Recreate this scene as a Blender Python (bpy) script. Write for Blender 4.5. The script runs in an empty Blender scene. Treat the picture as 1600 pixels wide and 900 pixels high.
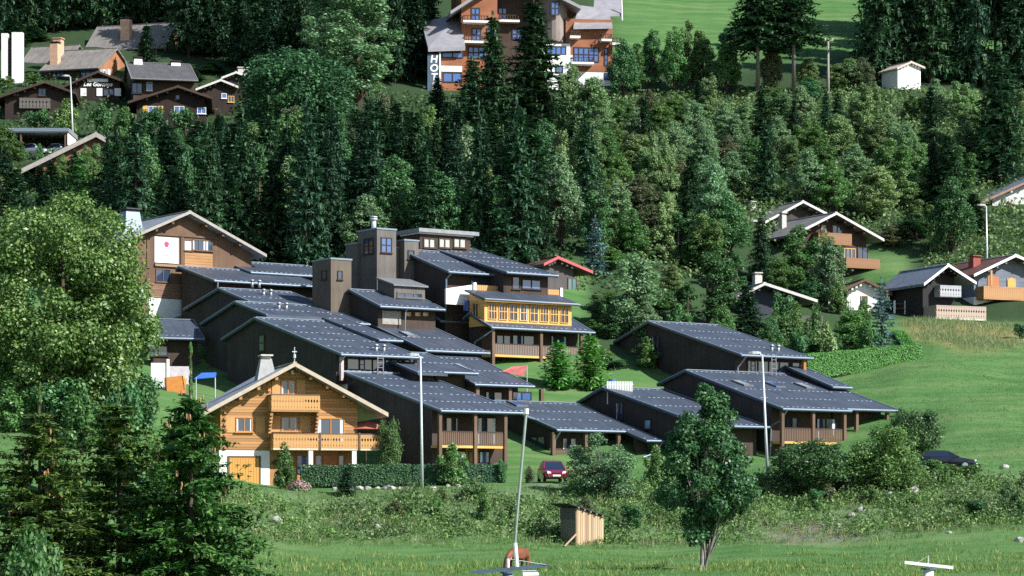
import bpy, math, random
import numpy as np
from mathutils import Vector, Matrix
R_ = math.radians
random.seed(7); rng = np.random.default_rng(7)
sc = bpy.context.scene
COL = sc.collection

# ------------------------------------------------------------ camera
FP, YH = 4000.0, 800.0            # focal length in photo pixels, horizon row
cam_d = bpy.data.cameras.new('camera'); cam_d.sensor_width = 36; cam_d.lens = 36 * FP / 1600
cam_d.shift_y = (YH - 450) / 1600; cam_d.clip_start = 0.5; cam_d.clip_end = 3000
cam = bpy.data.objects.new('camera', cam_d); COL.objects.link(cam)
cam.location = (0, 0, 0); cam.rotation_euler = (R_(90), 0, 0); sc.camera = cam

# ------------------------------------------------------------ sky and sun
SAZ, SEL = R_(122), R_(37)        # azimuth clockwise from +Y, elevation
SUN = Vector((math.sin(SAZ) * math.cos(SEL), math.cos(SAZ) * math.cos(SEL), math.sin(SEL)))
w = bpy.data.worlds.new('World'); sc.world = w; w.use_nodes = True
nt = w.node_tree; sky = nt.nodes.new('ShaderNodeTexSky'); sky.sky_type = 'NISHITA'
sky.sun_disc = False; sky.sun_elevation = SEL; sky.sun_rotation = SAZ; sky.altitude = 1000
nt.nodes['Background'].inputs[1].default_value = 0.085
nt.links.new(sky.outputs[0], nt.nodes['Background'].inputs[0])
sd = bpy.data.lights.new('sun', 'SUN'); sd.energy = 4.6; sd.angle = R_(0.53); sd.color = (1.0, 0.985, 0.95)
so = bpy.data.objects.new('sun', sd); COL.objects.link(so); so.rotation_euler = (-SUN).to_track_quat('-Z', 'Y').to_euler()
so.location = (60, -20, 80)
sc.view_settings.view_transform = 'Standard'; sc.view_settings.look = 'None'
sc.view_settings.exposure = 0.8; sc.view_settings.gamma = 1.0; sc.view_settings.use_curve_mapping = False
sc.render.engine = 'CYCLES'; sc.cycles.use_denoising = False
sc.cycles.max_bounces = 5; sc.cycles.diffuse_bounces = 2; sc.cycles.glossy_bounces = 2; sc.cycles.transmission_bounces = 2; sc.cycles.transparent_max_bounces = 4

def P(px, py, Y): return Vector(((px - 800) / FP * Y, Y, (YH - py) / FP * Y))

# ------------------------------------------------------------ materials
MATS = {}
def node_mat(name):
    m = bpy.data.materials.new(name); m.use_nodes = True
    t = m.node_tree; return m, t, t.nodes['Principled BSDF']
def N(t, typ, **kw):
    n = t.nodes.new(typ)
    for k, v in kw.items():
        if k.startswith('i_'):
            key = k[2:]; key = int(key) if key.isdigit() else key.replace('_', ' ')
            n.inputs[key].default_value = v
        else: setattr(n, k, v)
    return n
def mix(t, fac, a, b, mode='MIX'):
    n = t.nodes.new('ShaderNodeMix'); n.data_type = 'RGBA'; n.blend_type = mode
    for i, s in ((0, fac), (6, a), (7, b)):
        if hasattr(s, 'is_output'): t.links.new(s, n.inputs[i])
        else: n.inputs[i].default_value = s if i == 0 else (*s, 1)
    return n.outputs[2]
def ramp(t, src, stops):
    n = t.nodes.new('ShaderNodeValToRGB'); e = n.color_ramp.elements
    while len(e) < len(stops): e.new(0.5)
    for q, (p, c) in zip(e, stops): q.position = p; q.color = (*c, 1) if len(c) == 3 else c
    t.links.new(src, n.inputs[0]); return n.outputs[0]
def coords(t, scale=(1, 1, 1), kind='Object'):
    tc = t.nodes.new('ShaderNodeTexCoord'); mp = t.nodes.new('ShaderNodeMapping'); mp.inputs['Scale'].default_value = scale
    t.links.new(tc.outputs[kind], mp.inputs[0]); return mp.outputs[0]
def bump(t, p, h, strength=0.3, dist=0.05):
    b = t.nodes.new('ShaderNodeBump'); b.inputs['Strength'].default_value = strength; b.inputs['Distance'].default_value = dist
    t.links.new(h, b.inputs['Height']); t.links.new(b.outputs[0], p.inputs['Normal'])

def plain(name, col, rough=0.7, var=0.18, scale=3.0, metal=0.0, spec=0.3, bmp=0.15):
    """painted, plastered or metal surface with blotchy wear"""
    if name in MATS: return MATS[name]
    m, t, p = node_mat(name); c = coords(t)
    n = N(t, 'ShaderNodeTexNoise', i_Scale=scale, i_Detail=5.0, i_Roughness=0.65); t.links.new(c, n.inputs['Vector'])
    lo = tuple(x * (1 - var) for x in col); hi = tuple(min(1, x * (1 + var)) for x in col)
    t.links.new(ramp(t, n.outputs[0], [(0.3, lo), (0.7, hi)]), p.inputs['Base Color'])
    p.inputs['Roughness'].default_value = rough; p.inputs['Metallic'].default_value = metal; p.inputs['Specular IOR Level'].default_value = spec
    if bmp: bump(t, p, n.outputs[0], bmp)
    MATS[name] = m; return m
def wood(name, col, axis='x', plank=0.18, rough=0.75, var=0.3, groove=0.5, spec=0.2):
    """boards: axis = grain direction ('x' horizontal boards, 'z' upright boards)"""
    if name in MATS: return MATS[name]
    m, t, p = node_mat(name)
    geo = t.nodes.new('ShaderNodeTexCoord'); sep = t.nodes.new('ShaderNodeSeparateXYZ'); t.links.new(geo.outputs['Object'], sep.inputs[0])
    if axis == 'z':
        ad = N(t, 'ShaderNodeMath', operation='ADD'); t.links.new(sep.outputs[0], ad.inputs[0]); t.links.new(sep.outputs[1], ad.inputs[1]); src = ad.outputs[0]
    else: src = sep.outputs[2]
    dv = N(t, 'ShaderNodeMath', operation='DIVIDE'); t.links.new(src, dv.inputs[0]); dv.inputs[1].default_value = plank
    fl = N(t, 'ShaderNodeMath', operation='FLOOR'); t.links.new(dv.outputs[0], fl.inputs[0])
    fr = N(t, 'ShaderNodeMath', operation='FRACT'); t.links.new(dv.outputs[0], fr.inputs[0])
    wn = N(t, 'ShaderNodeTexWhiteNoise', noise_dimensions='1D'); t.links.new(fl.outputs[0], wn.inputs['W'])
    c = coords(t, (0.6, 0.6, 9) if axis == 'x' else (9, 9, 0.6))
    g = N(t, 'ShaderNodeTexNoise', i_Scale=2.0, i_Detail=6.0, i_Roughness=0.7); t.links.new(c, g.inputs['Vector'])
    c2 = coords(t); big = N(t, 'ShaderNodeTexNoise', i_Scale=0.6, i_Detail=4.0); t.links.new(c2, big.inputs['Vector'])
    lo = tuple(x * (1 - var) for x in col); hi = tuple(min(1, x * (1 + var)) for x in col)
    a = ramp(t, g.outputs[0], [(0.3, lo), (0.7, hi)])
    k = mix(t, 0.35, a, ramp(t, wn.outputs[0], [(0, lo), (1, hi)]))
    k = mix(t, 0.35, k, ramp(t, big.outputs[0], [(0.35, tuple(x * 0.6 for x in col)), (0.65, hi)]))
    gr = ramp(t, fr.outputs[0], [(0, (0.25,) * 3), (0.06, (1,) * 3), (0.94, (1,) * 3), (1, (0.25,) * 3)])
    k = mix(t, groove, k, gr, 'MULTIPLY')
    t.links.new(k, p.inputs['Base Color']); p.inputs['Roughness'].default_value = rough; p.inputs['Specular IOR Level'].default_value = spec
    bump(t, p, gr, 0.4, 0.02); MATS[name] = m; return m
def tiles(name, col, sx=0.3, sy=0.33, rough=0.5, var=0.25, moss=0.0, spec=0.4):
    """small roof tiles or slates, rows along local x"""
    if name in MATS: return MATS[name]
    m, t, p = node_mat(name)
    c = coords(t, (1, 1, 0.0))
    b = N(t, 'ShaderNodeTexBrick', i_Scale=1.0); b.inputs['Brick Width'].default_value = sx; b.inputs['Row Height'].default_value = sy
    b.inputs['Mortar Size'].default_value = 0.018; b.inputs['Mortar Smooth'].default_value = 0.4
    t.links.new(c, b.inputs['Vector'])
    b.inputs['Color1'].default_value = (*[x * (1 - var) for x in col], 1); b.inputs['Color2'].default_value = (*[min(1, x * (1 + var)) for x in col], 1)
    b.inputs['Mortar'].default_value = (*[x * 0.35 for x in col], 1)
    c2 = coords(t); n = N(t, 'ShaderNodeTexNoise', i_Scale=0.5, i_Detail=6.0, i_Roughness=0.7); t.links.new(c2, n.inputs['Vector'])
    n4 = N(t, 'ShaderNodeTexNoise', i_Scale=1.0, i_Detail=5.0, i_Roughness=0.7); t.links.new(coords(t, (2.2, 0.25, 0.25)), n4.inputs['Vector'])
    k = mix(t, 0.5, b.outputs[0], ramp(t, n.outputs[0], [(0.35, tuple(x * 0.62 for x in col)), (0.65, tuple(min(1, x * 1.35) for x in col))]))
    k = mix(t, 0.35, k, ramp(t, n4.outputs[0], [(0.35, tuple(x * 0.55 for x in col)), (0.65, tuple(min(1, x * 1.4) for x in col))]))
    if moss:
        n2 = N(t, 'ShaderNodeTexNoise', i_Scale=1.3, i_Detail=7.0, i_Roughness=0.75); t.links.new(c2, n2.inputs['Vector'])
        k = mix(t, ramp(t, n2.outputs[0], [(0.55, (0,) * 3), (0.7, (moss,) * 3)]), k, (0.05, 0.05, 0.03))
    t.links.new(k, p.inputs['Base Color']); p.inputs['Roughness'].default_value = rough; p.inputs['Specular IOR Level'].default_value = spec
    bump(t, p, b.outputs['Fac'], -0.5, 0.03); MATS[name] = m; return m
def shingle(name, col, step=0.45, var=0.4):
    """weathered wood shingle courses running along local x"""
    if name in MATS: return MATS[name]
    m = tiles(name, col, 0.22, step, 0.85, var, 0.3, 0.1); return m
def glass(name='window_glass', col=(0.03, 0.05, 0.09), rough=0.06):
    if name in MATS: return MATS[name]
    m, t, p = node_mat(name); p.inputs['Base Color'].default_value = (*col, 1); p.inputs['Roughness'].default_value = rough
    p.inputs['Specular IOR Level'].default_value = 0.9; p.inputs['IOR'].default_value = 1.6; MATS[name] = m; return m
def leafmat(name, c1, c2, c3=None, trans=0.3, rough=0.55, spec=0.25, seedvar=0.35):
    if name in MATS: return MATS[name]
    m, t, p = node_mat(name); out = t.nodes['Material Output']
    gi = t.nodes.new('ShaderNodeNewGeometry'); oi = t.nodes.new('ShaderNodeObjectInfo')
    k = ramp(t, gi.outputs['Random Per Island'], [(0.0, c1), (0.6, c2), (1.0, c3 or c2)])
    hv = N(t, 'ShaderNodeHueSaturation'); t.links.new(k, hv.inputs['Color'])
    mr = N(t, 'ShaderNodeMapRange'); mr.inputs['To Min'].default_value = 1 - seedvar; mr.inputs['To Max'].default_value = 1 + seedvar
    t.links.new(oi.outputs['Random'], mr.inputs[0]); t.links.new(mr.outputs[0], hv.inputs['Value'])
    wn = N(t, 'ShaderNodeTexWhiteNoise', noise_dimensions='1D'); t.links.new(oi.outputs['Random'], wn.inputs['W'])
    mh = N(t, 'ShaderNodeMapRange'); mh.inputs['To Min'].default_value = 0.475; mh.inputs['To Max'].default_value = 0.525
    t.links.new(wn.outputs[0], mh.inputs[0]); t.links.new(mh.outputs[0], hv.inputs['Hue'])
    t.links.new(hv.outputs[0], p.inputs['Base Color']); p.inputs['Roughness'].default_value = rough; p.inputs['Specular IOR Level'].default_value = spec
    tr = t.nodes.new('ShaderNodeBsdfTranslucent'); t.links.new(mix(t, 1.0, hv.outputs[0], (1.1, 1.35, 0.75), 'MULTIPLY'), tr.inputs[0])
    ms = t.nodes.new('ShaderNodeMixShader'); ms.inputs[0].default_value = trans
    t.links.new(p.outputs[0], ms.inputs[1]); t.links.new(tr.outputs[0], ms.inputs[2]); t.links.new(ms.outputs[0], out.inputs[0])
    MATS[name] = m; return m

M_ROOF = lambda: tiles('slate_blue_tiles', (0.056, 0.07, 0.097), 0.3, 0.34, 0.5, 0.22)
M_TRIM = lambda: plain('galvanised_edge', (0.2, 0.255, 0.315), 0.45, 0.12, 6, 0.3)
M_DARK = lambda: wood('dark_stained_boards', (0.05, 0.042, 0.039), 'z', 0.22, 0.75, 0.5, 0.75)
M_DARKB = lambda: wood('brown_stained_boards', (0.065, 0.045, 0.036), 'z', 0.16, 0.8, 0.35, 0.5)
M_POST = lambda: wood('brown_timber', (0.14, 0.09, 0.062), 'z', 0.4, 0.7, 0.3, 0.0)
M_HONEY = lambda: wood('honey_larch', (0.4, 0.21, 0.088), 'x', 0.19, 0.6, 0.28, 0.15)
M_HONEYL = lambda: wood('pale_larch', (0.53, 0.295, 0.115), 'z', 0.3, 0.6, 0.22, 0.0)
M_WHITE = lambda: plain('white_render', (0.78, 0.77, 0.74), 0.8, 0.08, 2)
M_GREYB = lambda: wood('grey_weathered_boards', (0.135, 0.122, 0.11), 'z', 0.17, 0.85, 0.3, 0.4)
M_YEL = lambda: wood('yellow_varnished_timber', (0.7, 0.4, 0.12), 'x', 0.2, 0.45, 0.15, 0.2)
M_GLASS = lambda: glass()
M_BLUEG = lambda: glass('sky_tinted_glass', (0.06, 0.12, 0.28), 0.12)  # blue of a reflected sky put into the base colour
M_CURT = lambda: plain('net_curtain', (0.62, 0.66, 0.72), 0.9, 0.1, 8)
M_GALV = lambda: plain('galvanised_steel', (0.55, 0.58, 0.6), 0.45, 0.1, 5, 0.4)

# ------------------------------------------------------------ mesh helpers
class MB:
    def __init__(s): s.v = []; s.f = []
    def poly(s, pts):
        i = len(s.v); s.v += [tuple(p) for p in pts]; s.f.append(tuple(range(i, i + len(pts))))
    def prism(s, pts, vec):
        pts = [Vector(p) for p in pts]; vec = Vector(vec); n = len(pts); i = len(s.v)
        s.v += [tuple(p) for p in pts] + [tuple(p + vec) for p in pts]
        s.f.append(tuple(range(i, i + n))); s.f.append(tuple(range(i + 2 * n - 1, i + n - 1, -1)))
        for k in range(n): j = (k + 1) % n; s.f.append((i + j, i + k, i + n + k, i + n + j))
        return s
    def box(s, x0, x1, y0, y1, z0, z1):
        return s.prism([(x0, y0, z0), (x1, y0, z0), (x1, y1, z0), (x0, y1, z0)], (0, 0, z1 - z0))
    def tube(s, pts, rad, n=8, cap=True):
        pts = [Vector(p) for p in pts]
        if not hasattr(rad, '__len__'): rad = [rad] * len(pts)
        rings = []; ref = None
        for k, p in enumerate(pts):
            d = (pts[min(k + 1, len(pts) - 1)] - pts[max(k - 1, 0)]).normalized()
            if ref is None: ref = Vector((0, 0, 1)) if abs(d.z) < 0.9 else Vector((1, 0, 0))
            a = d.cross(ref)
            if a.length < 1e-4: a = d.cross(Vector((0.3, 1, 0.2)))
            a.normalize(); b = d.cross(a); i = len(s.v)
            for q in range(n):
                th = 2 * math.pi * q / n; s.v.append(tuple(p + (a * math.cos(th) + b * math.sin(th)) * rad[k]))
            rings.append(i)
        for r0, r1 in zip(rings, rings[1:]):
            for q in range(n): s.f.append((r0 + q, r0 + (q + 1) % n, r1 + (q + 1) % n, r1 + q))
        if cap: s.f.append(tuple(rings[0] + q for q in range(n - 1, -1, -1))); s.f.append(tuple(rings[-1] + q for q in range(n)))
        return s
    def loft(s, rings):
        idx = []
        for r in rings: idx.append(len(s.v)); s.v += [tuple(p) for p in r]
        n = len(rings[0])
        for a, b in zip(idx, idx[1:]):
            for q in range(n): s.f.append((a + q, a + (q + 1) % n, b + (q + 1) % n, b + q))
        s.f.append(tuple(idx[0] + q for q in range(n - 1, -1, -1))); s.f.append(tuple(idx[-1] + q for q in range(n)))
        return s
    def mesh(s, name, mat=None, smooth=False):
        me = bpy.data.meshes.new(name); me.from_pydata(s.v, [], s.f)
        if mat: me.materials.append(mat)
        if smooth: me.polygons.foreach_set('use_smooth', [True] * len(me.polygons))
        me.update(); return me
    def build(s, name, mat, parent=None, smooth=False):
        o = bpy.data.objects.new(name, s.mesh(name, mat, smooth)); COL.objects.link(o); o.parent = parent; return o
def tag(o, label=None, cat=None, group=None, kind=None):
    if label: o['label'] = label
    if cat: o['category'] = cat
    if group: o['group'] = group
    if kind: o['kind'] = kind
    return o
def empty(name, loc, rz=0, label=None, cat=None, group=None):
    o = bpy.data.objects.new(name, None); COL.objects.link(o); o.location = loc; o.rotation_euler = (0, 0, rz); o.empty_display_size = 0.3
    return tag(o, label, cat, group)
def obj(name, me, parent=None, loc=(0, 0, 0), rz=0, scale=None):
    o = bpy.data.objects.new(name, me); COL.objects.link(o); o.parent = parent; o.location = loc; o.rotation_euler = (0, 0, rz)
    if scale: o.scale = scale
    return o
_cubes = {}
def piece(name, parent, mat, x0, x1, y0, y1, z0, z1):
    """a board, slat or pane: one object sharing a unit cube"""
    if mat.name not in _cubes: _cubes[mat.name] = MB().box(-.5, .5, -.5, .5, -.5, .5).mesh('board_' + mat.name, mat)
    return obj(name, _cubes[mat.name], parent, ((x0 + x1) / 2, (y0 + y1) / 2, (z0 + z1) / 2), 0, (abs(x1 - x0), abs(y1 - y0), abs(z1 - z0)))
def quads(name, V, mat):
    """mesh of loose quads from an (n,4,3) array"""
    n = len(V); me = bpy.data.meshes.new(name)
    me.vertices.add(n * 4); me.vertices.foreach_set('co', np.ascontiguousarray(V, dtype=np.float32).ravel())
    me.loops.add(n * 4); me.loops.foreach_set('vertex_index', np.arange(n * 4, dtype=np.int32))
    me.polygons.add(n); me.polygons.foreach_set('loop_start', np.arange(0, n * 4, 4, dtype=np.int32))
    if mat: me.materials.append(mat)
    me.update(calc_edges=True); return me
def unit(a): return a / np.maximum(np.linalg.norm(a, axis=-1, keepdims=True), 1e-9)
def leaf_quads(c, nrm, size, aspect=0.6, axis=None):
    """rhombic leaves: centres, normals, lengths"""
    n = len(c); a = rng.normal(size=(n, 3)) if axis is None else axis
    a = unit(a - nrm * (a * nrm).sum(1, keepdims=True)); b = np.cross(nrm, a)
    s = size[:, None] if hasattr(size, '__len__') else size
    return np.stack([c - a * s * .5, c + b * s * aspect * .5 - a * s * .05, c + a * s * .5, c - b * s * aspect * .5 - a * s * .05], 1)

# ------------------------------------------------------------ terrain
CP = [  # photo column, photo row, distance: where the ground is seen
 (400,905,110),(800,905,110),(1200,905,110),(1600,905,110),(0,905,110),
 (500,884,140),(800,884,140),(1150,884,140),(1600,878,140),(100,860,140),
 (450,866,156),(800,864,156),(1200,864,156),(1600,850,156),
 (420,838,162),(650,838,162),(880,846,162),(1050,845,162),(1300,838,162),(1600,800,164),(250,800,160),
 (420,770,170),(660,768,170),(820,770,170),(960,768,170),(1150,768,170),(1300,775,170),(1450,762,171),(1600,768,171),
 (420,760,177),(660,756,177),(840,756,177),(1050,752,177),(1250,742,178),(1480,737,178),(1600,740,178),
 (740,742,186),(900,730,188),(1200,722,188),(450,735,188),
 (70,720,158),(60,690,166),(100,664,175),(20,655,180),(200,690,176),(260,605,198),(300,650,190),(200,605,200),(270,592,212),(330,605,207),(400,650,199),(620,742,187),(1060,742,186),(1200,738,190),(1350,728,192),(1430,700,190),(950,735,190),(1300,455,262),(1350,448,262),(1280,470,256),(1340,592,219),(1262,592,219),(1200,600,214),
 (1500,650,198),(1600,655,198),(1420,580,217),(1580,590,217),(1540,527,236),(1440,540,228),(1550,503,247),(1480,505,243),
 (1390,432,262),(1330,488,248),(1300,562,230),(1200,560,229),(1180,500,238),
 (900,632,204),(880,590,212),(905,500,228),(930,470,236),(800,585,211),(600,640,200),(240,545,219),
 (980,540,220),(1100,520,228),
 (350,410,242),(600,405,242),(800,405,242),(1050,430,248),(100,430,236),(1250,400,262),(1580,330,285),
 (100,330,268),(400,320,270),(700,320,270),(1000,330,272),(1250,305,282),(1450,300,288),
 (100,238,300),(300,240,302),(500,240,302),(760,240,305),(1000,250,302),(1250,225,310),(1500,220,312),
 (60,172,324),(250,172,326),(480,170,326),(700,165,335),(900,160,338),(1050,170,332),(1410,139,342),(1200,160,335),(1560,150,345),
 (100,90,350),(300,90,352),(550,80,360),(800,60,372),(1050,80,372),(1300,70,372),(1550,60,375),
 (200,0,392),(600,-20,400),(1100,-10,410),(1500,-30,415),
 (0,-200,470),(800,-220,480),(1600,-220,480),
]
pts = [((px - 800) / FP * Y, Y, (YH - py) / FP * Y) for px, py, Y in CP]
pts += [(x, y, z) for x in (-90, -30, 0, 30, 90) for y, z in ((0, -11), (45, -8.5), (75, -5.6))]
pts += [(x, y, z) for x in (-120, 120) for y, z in ((120, -2), (170, 3), (220, 13), (300, 41), (400, 76))]
pts += [(x, y, z) for x in (-300, 0, 300) for y, z in ((700, 212), (-80, -14))]
pts = np.array(pts)
def _phi(a, b): return np.sqrt(((a[:, None, :] - b[None, :, :]) ** 2).sum(-1) + 4.0)
_n = len(pts); _A = np.zeros((_n + 3, _n + 3)); _A[:_n, :_n] = _phi(pts[:, :2], pts[:, :2]) - np.eye(_n) * 0.4
_A[:_n, _n] = 1; _A[:_n, _n + 1:] = pts[:, :2]; _A[_n:, :_n] = _A[:_n, _n:].T
_w = np.linalg.solve(_A, np.concatenate([pts[:, 2], np.zeros(3)]))
def TT(x, y):
    q = np.stack([np.asarray(x, float).ravel(), np.asarray(y, float).ravel()], 1); out = []
    for i in range(0, len(q), 4000):
        k = q[i:i + 4000]; out.append(_phi(k, pts[:, :2]) @ _w[:_n] + _w[_n] + k @ _w[_n + 1:])
    z = np.concatenate(out)
    z = z + 0.06 * np.sin(q[:, 0] * 1.3 + q[:, 1] * .7) * np.sin(q[:, 1] * .9 - q[:, 0] * .4) + 0.1 * np.sin(q[:, 0] * .45 + 1) * np.sin(q[:, 1] * .37)
    return z
def T(x, y): return float(TT([x], [y])[0])
def ground_at(px, py, y0=60, y1=520):
    """where the camera's ray through a photo point meets the terrain"""
    Y = np.linspace(y0, y1, 1400); x = (px - 800) / FP * Y; z = (YH - py) / FP * Y; d = z - TT(x, Y)
    i = np.where(d <= 0)[0]
    if len(i) == 0: return None
    return (x[i[0]], Y[i[0]], z[i[0]])
def sm(a, b, x): t = np.clip((x - a) / (b - a), 0, 1); return t * t * (3 - 2 * t)
def wildness(x, y):
    """rough herbage on the bank and in the wood, against mown meadow"""
    px = 800 + FP * x / y
    top_ = 170.5 + 6 * sm(780, 900, px)
    bank = sm(159, 162.5, y) * (1 - sm(top_, top_ + 2.5, y)) * (1 - .8 * (px < 330))
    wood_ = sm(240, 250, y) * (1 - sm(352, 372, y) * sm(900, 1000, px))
    dry = sm(225, 236, y + 3 * np.sin(px * .03)) * sm(1395, 1440, px) * (1 - sm(243, 247, y))
    lawn = sm(1340, 1355, px) * (1 - sm(1405, 1440, px)) * sm(252, 256, y) * (1 - sm(266, 270, y))
    gar = (1 - sm(250, 256, y)) * sm(905, 930, px) * (1 - sm(1330, 1350, px)) * sm(213, 219, y) * (1 - sm(1260, 1275, px) * (1 - sm(226, 229, y)))
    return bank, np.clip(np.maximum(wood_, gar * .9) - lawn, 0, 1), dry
_xs = np.concatenate([np.arange(-420, -70, 14), np.arange(-70, 70, 0.8), np.arange(70, 421, 14)])
_ys = np.concatenate([np.arange(-100, 90, 10), np.arange(90, 150, 1.5), np.arange(150, 265, 0.7), np.arange(265, 420, 2.5), np.arange(420, 760, 15)])
GX, GY = np.meshgrid(_xs, _ys); GZ = TT(GX, GY).reshape(GX.shape)
me = bpy.data.meshes.new('meadow')
nx, ny = len(_xs), len(_ys); vv = np.stack([GX, GY, GZ], -1).reshape(-1, 3)
ii = (np.arange(ny - 1)[:, None] * nx + np.arange(nx - 1)[None, :]).ravel()
ff = np.stack([ii, ii + 1, ii + nx + 1, ii + nx], 1)
me.from_pydata(vv.tolist(), [], ff.tolist())
b_, w_, d_ = wildness(vv[:, 0], np.maximum(vv[:, 1], 1.0))
pxx = 800 + FP * vv[:, 0] / np.maximum(vv[:, 1], 1)
scree = np.exp(-((pxx - 1270) / 75) ** 2) * np.exp(-((vv[:, 1] - 162.3) / 2.2) ** 2)
scree = np.maximum(scree, np.exp(-((pxx - 1560) / 60) ** 2) * np.exp(-((vv[:, 1] - 168) / 2.5) ** 2) * .8)
scree = np.maximum(scree, np.exp(-((pxx - 585) / 45) ** 2) * np.exp(-((vv[:, 1] - 166) / 3) ** 2) * .6)
att = me.color_attributes.new('cover', 'FLOAT_COLOR', 'POINT')
att.data.foreach_set('color', np.stack([b_, w_, np.maximum(d_, 0), scree], 1).astype(np.float32).ravel())
me.polygons.foreach_set('use_smooth', [True] * len(me.polygons))
m, t, p = node_mat('meadow_turf')
at = t.nodes.new('ShaderNodeAttribute'); at.attribute_name = 'cover'; sp = t.nodes.new('ShaderNodeSeparateColor'); t.links.new(at.outputs['Color'], sp.inputs[0])
c = coords(t)
n1 = N(t, 'ShaderNodeTexNoise', i_Scale=0.12, i_Detail=6.0, i_Roughness=0.65); t.links.new(c, n1.inputs['Vector'])
n2 = N(t, 'ShaderNodeTexNoise', i_Scale=1.6, i_Detail=6.0, i_Roughness=0.7); t.links.new(c, n2.inputs['Vector'])
n3 = N(t, 'ShaderNodeTexNoise', i_Scale=9.0, i_Detail=3.0, i_Roughness=0.7); t.links.new(c, n3.inputs['Vector'])
g = mix(t, n1.outputs[0], (0.042, 0.100, 0.025), (0.071, 0.130, 0.035))
g = mix(t, 0.5, g, ramp(t, n2.outputs[0], [(0.3, (0.030, 0.077, 0.022)), (0.55, (0.058, 0.120, 0.033)), (0.75, (0.113, 0.138, 0.046))]))
g = mix(t, 0.35, g, ramp(t, n3.outputs[0], [(0.3, (0.025, 0.059, 0.015)), (0.7, (0.085, 0.138, 0.041))]))
wl = mix(t, n2.outputs[0], (0.070, 0.154, 0.056), (0.168, 0.238, 0.105))
wl = mix(t, ramp(t, n3.outputs[0], [(0.45, (0,) * 3), (0.75, (0.5,) * 3)]), wl, (0.238, 0.210, 0.154))
wv = N(t, 'ShaderNodeTexNoise', i_Scale=0.35, i_Detail=4.0, i_Roughness=0.6); t.links.new(coords(t, (0.25, 1.6, 1)), wv.inputs['Vector'])
g = mix(t, 0.5, g, ramp(t, wv.outputs[0], [(0.35, (0.070, 0.182, 0.056)), (0.5, (0.119, 0.259, 0.084)), (0.66, (0.210, 0.300, 0.119))]))
g = mix(t, sp.outputs[0], g, wl)
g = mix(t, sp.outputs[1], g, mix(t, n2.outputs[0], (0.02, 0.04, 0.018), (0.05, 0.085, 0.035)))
g = mix(t, sp.outputs[2], g, mix(t, n2.outputs[0], (0.17, 0.16, 0.06), (0.34, 0.27, 0.12)))
vr = N(t, 'ShaderNodeTexVoronoi', i_Scale=2.6); t.links.new(c, vr.inputs['Vector'])
st = mix(t, n2.outputs[0], (0.16, 0.13, 0.10), (0.36, 0.33, 0.28)); st = mix(t, 0.4, st, vr.outputs['Color'], 'MULTIPLY')
mm = N(t, 'ShaderNodeMath', operation='MULTIPLY'); t.links.new(at.outputs['Alpha'], mm.inputs[0]); t.links.new(ramp(t, n2.outputs[0], [(0.3, (0.6,) * 3), (0.55, (1.6,) * 3)]), mm.inputs[1])
g = mix(t, mm.outputs[0], g, st)
t.links.new(g, p.inputs['Base Color']); p.inputs['Roughness'].default_value = 0.9; p.inputs['Specular IOR Level'].default_value = 0.1
bump(t, p, n3.outputs[0], 0.6, 0.12); me.materials.append(m)
o = bpy.data.objects.new('meadow', me); COL.objects.link(o); tag(o, 'sloping green hillside meadow with wooded bank', None, None, 'structure')

# ------------------------------------------------------------ building helpers
def solve(A, d, px):
    k = (px - 800) / FP; return (k * A.y - A.x) / (d.x - k * d.y)
class Bld:
    """a building frame: local x to the right along the facade, y into the hill, z up; turned by th degrees"""
    def __init__(s, name, label, cat, x, y, z, th, group=None):
        a = R_(th); s.u = Vector((math.cos(a), math.sin(a), 0)); s.v = Vector((-math.sin(a), math.cos(a), 0)); s.O = Vector((x, y, z))
        s.root = empty(name, s.O, a, label, cat, group)
    def loc(s, w): d = w - s.O; return Vector((d.dot(s.u), d.dot(s.v), d.z))
    def ray(s, px, py, axis, c):
        d = Vector(((px - 800) / FP, 1, (YH - py) / FP)); n = s.v if axis == 'y' else s.u
        return s.loc(d * ((c + s.O.dot(n)) / d.dot(n)))
    def plane(s, px, py, z0, slope):
        """local point where the ray meets z = z0 + slope*y"""
        d = Vector(((px - 800) / FP, 1, (YH - py) / FP))
        dl = Vector((d.dot(s.u), d.dot(s.v), d.z)); ol = s.loc(Vector((0, 0, 0)))
        tt = (z0 + slope * ol.y - ol.z) / (dl.z - slope * dl.y); return ol + dl * tt
    def add(s, name, mb, mat, parent=None, smooth=False): return mb.build(name, mat, parent or s.root, smooth)
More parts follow.
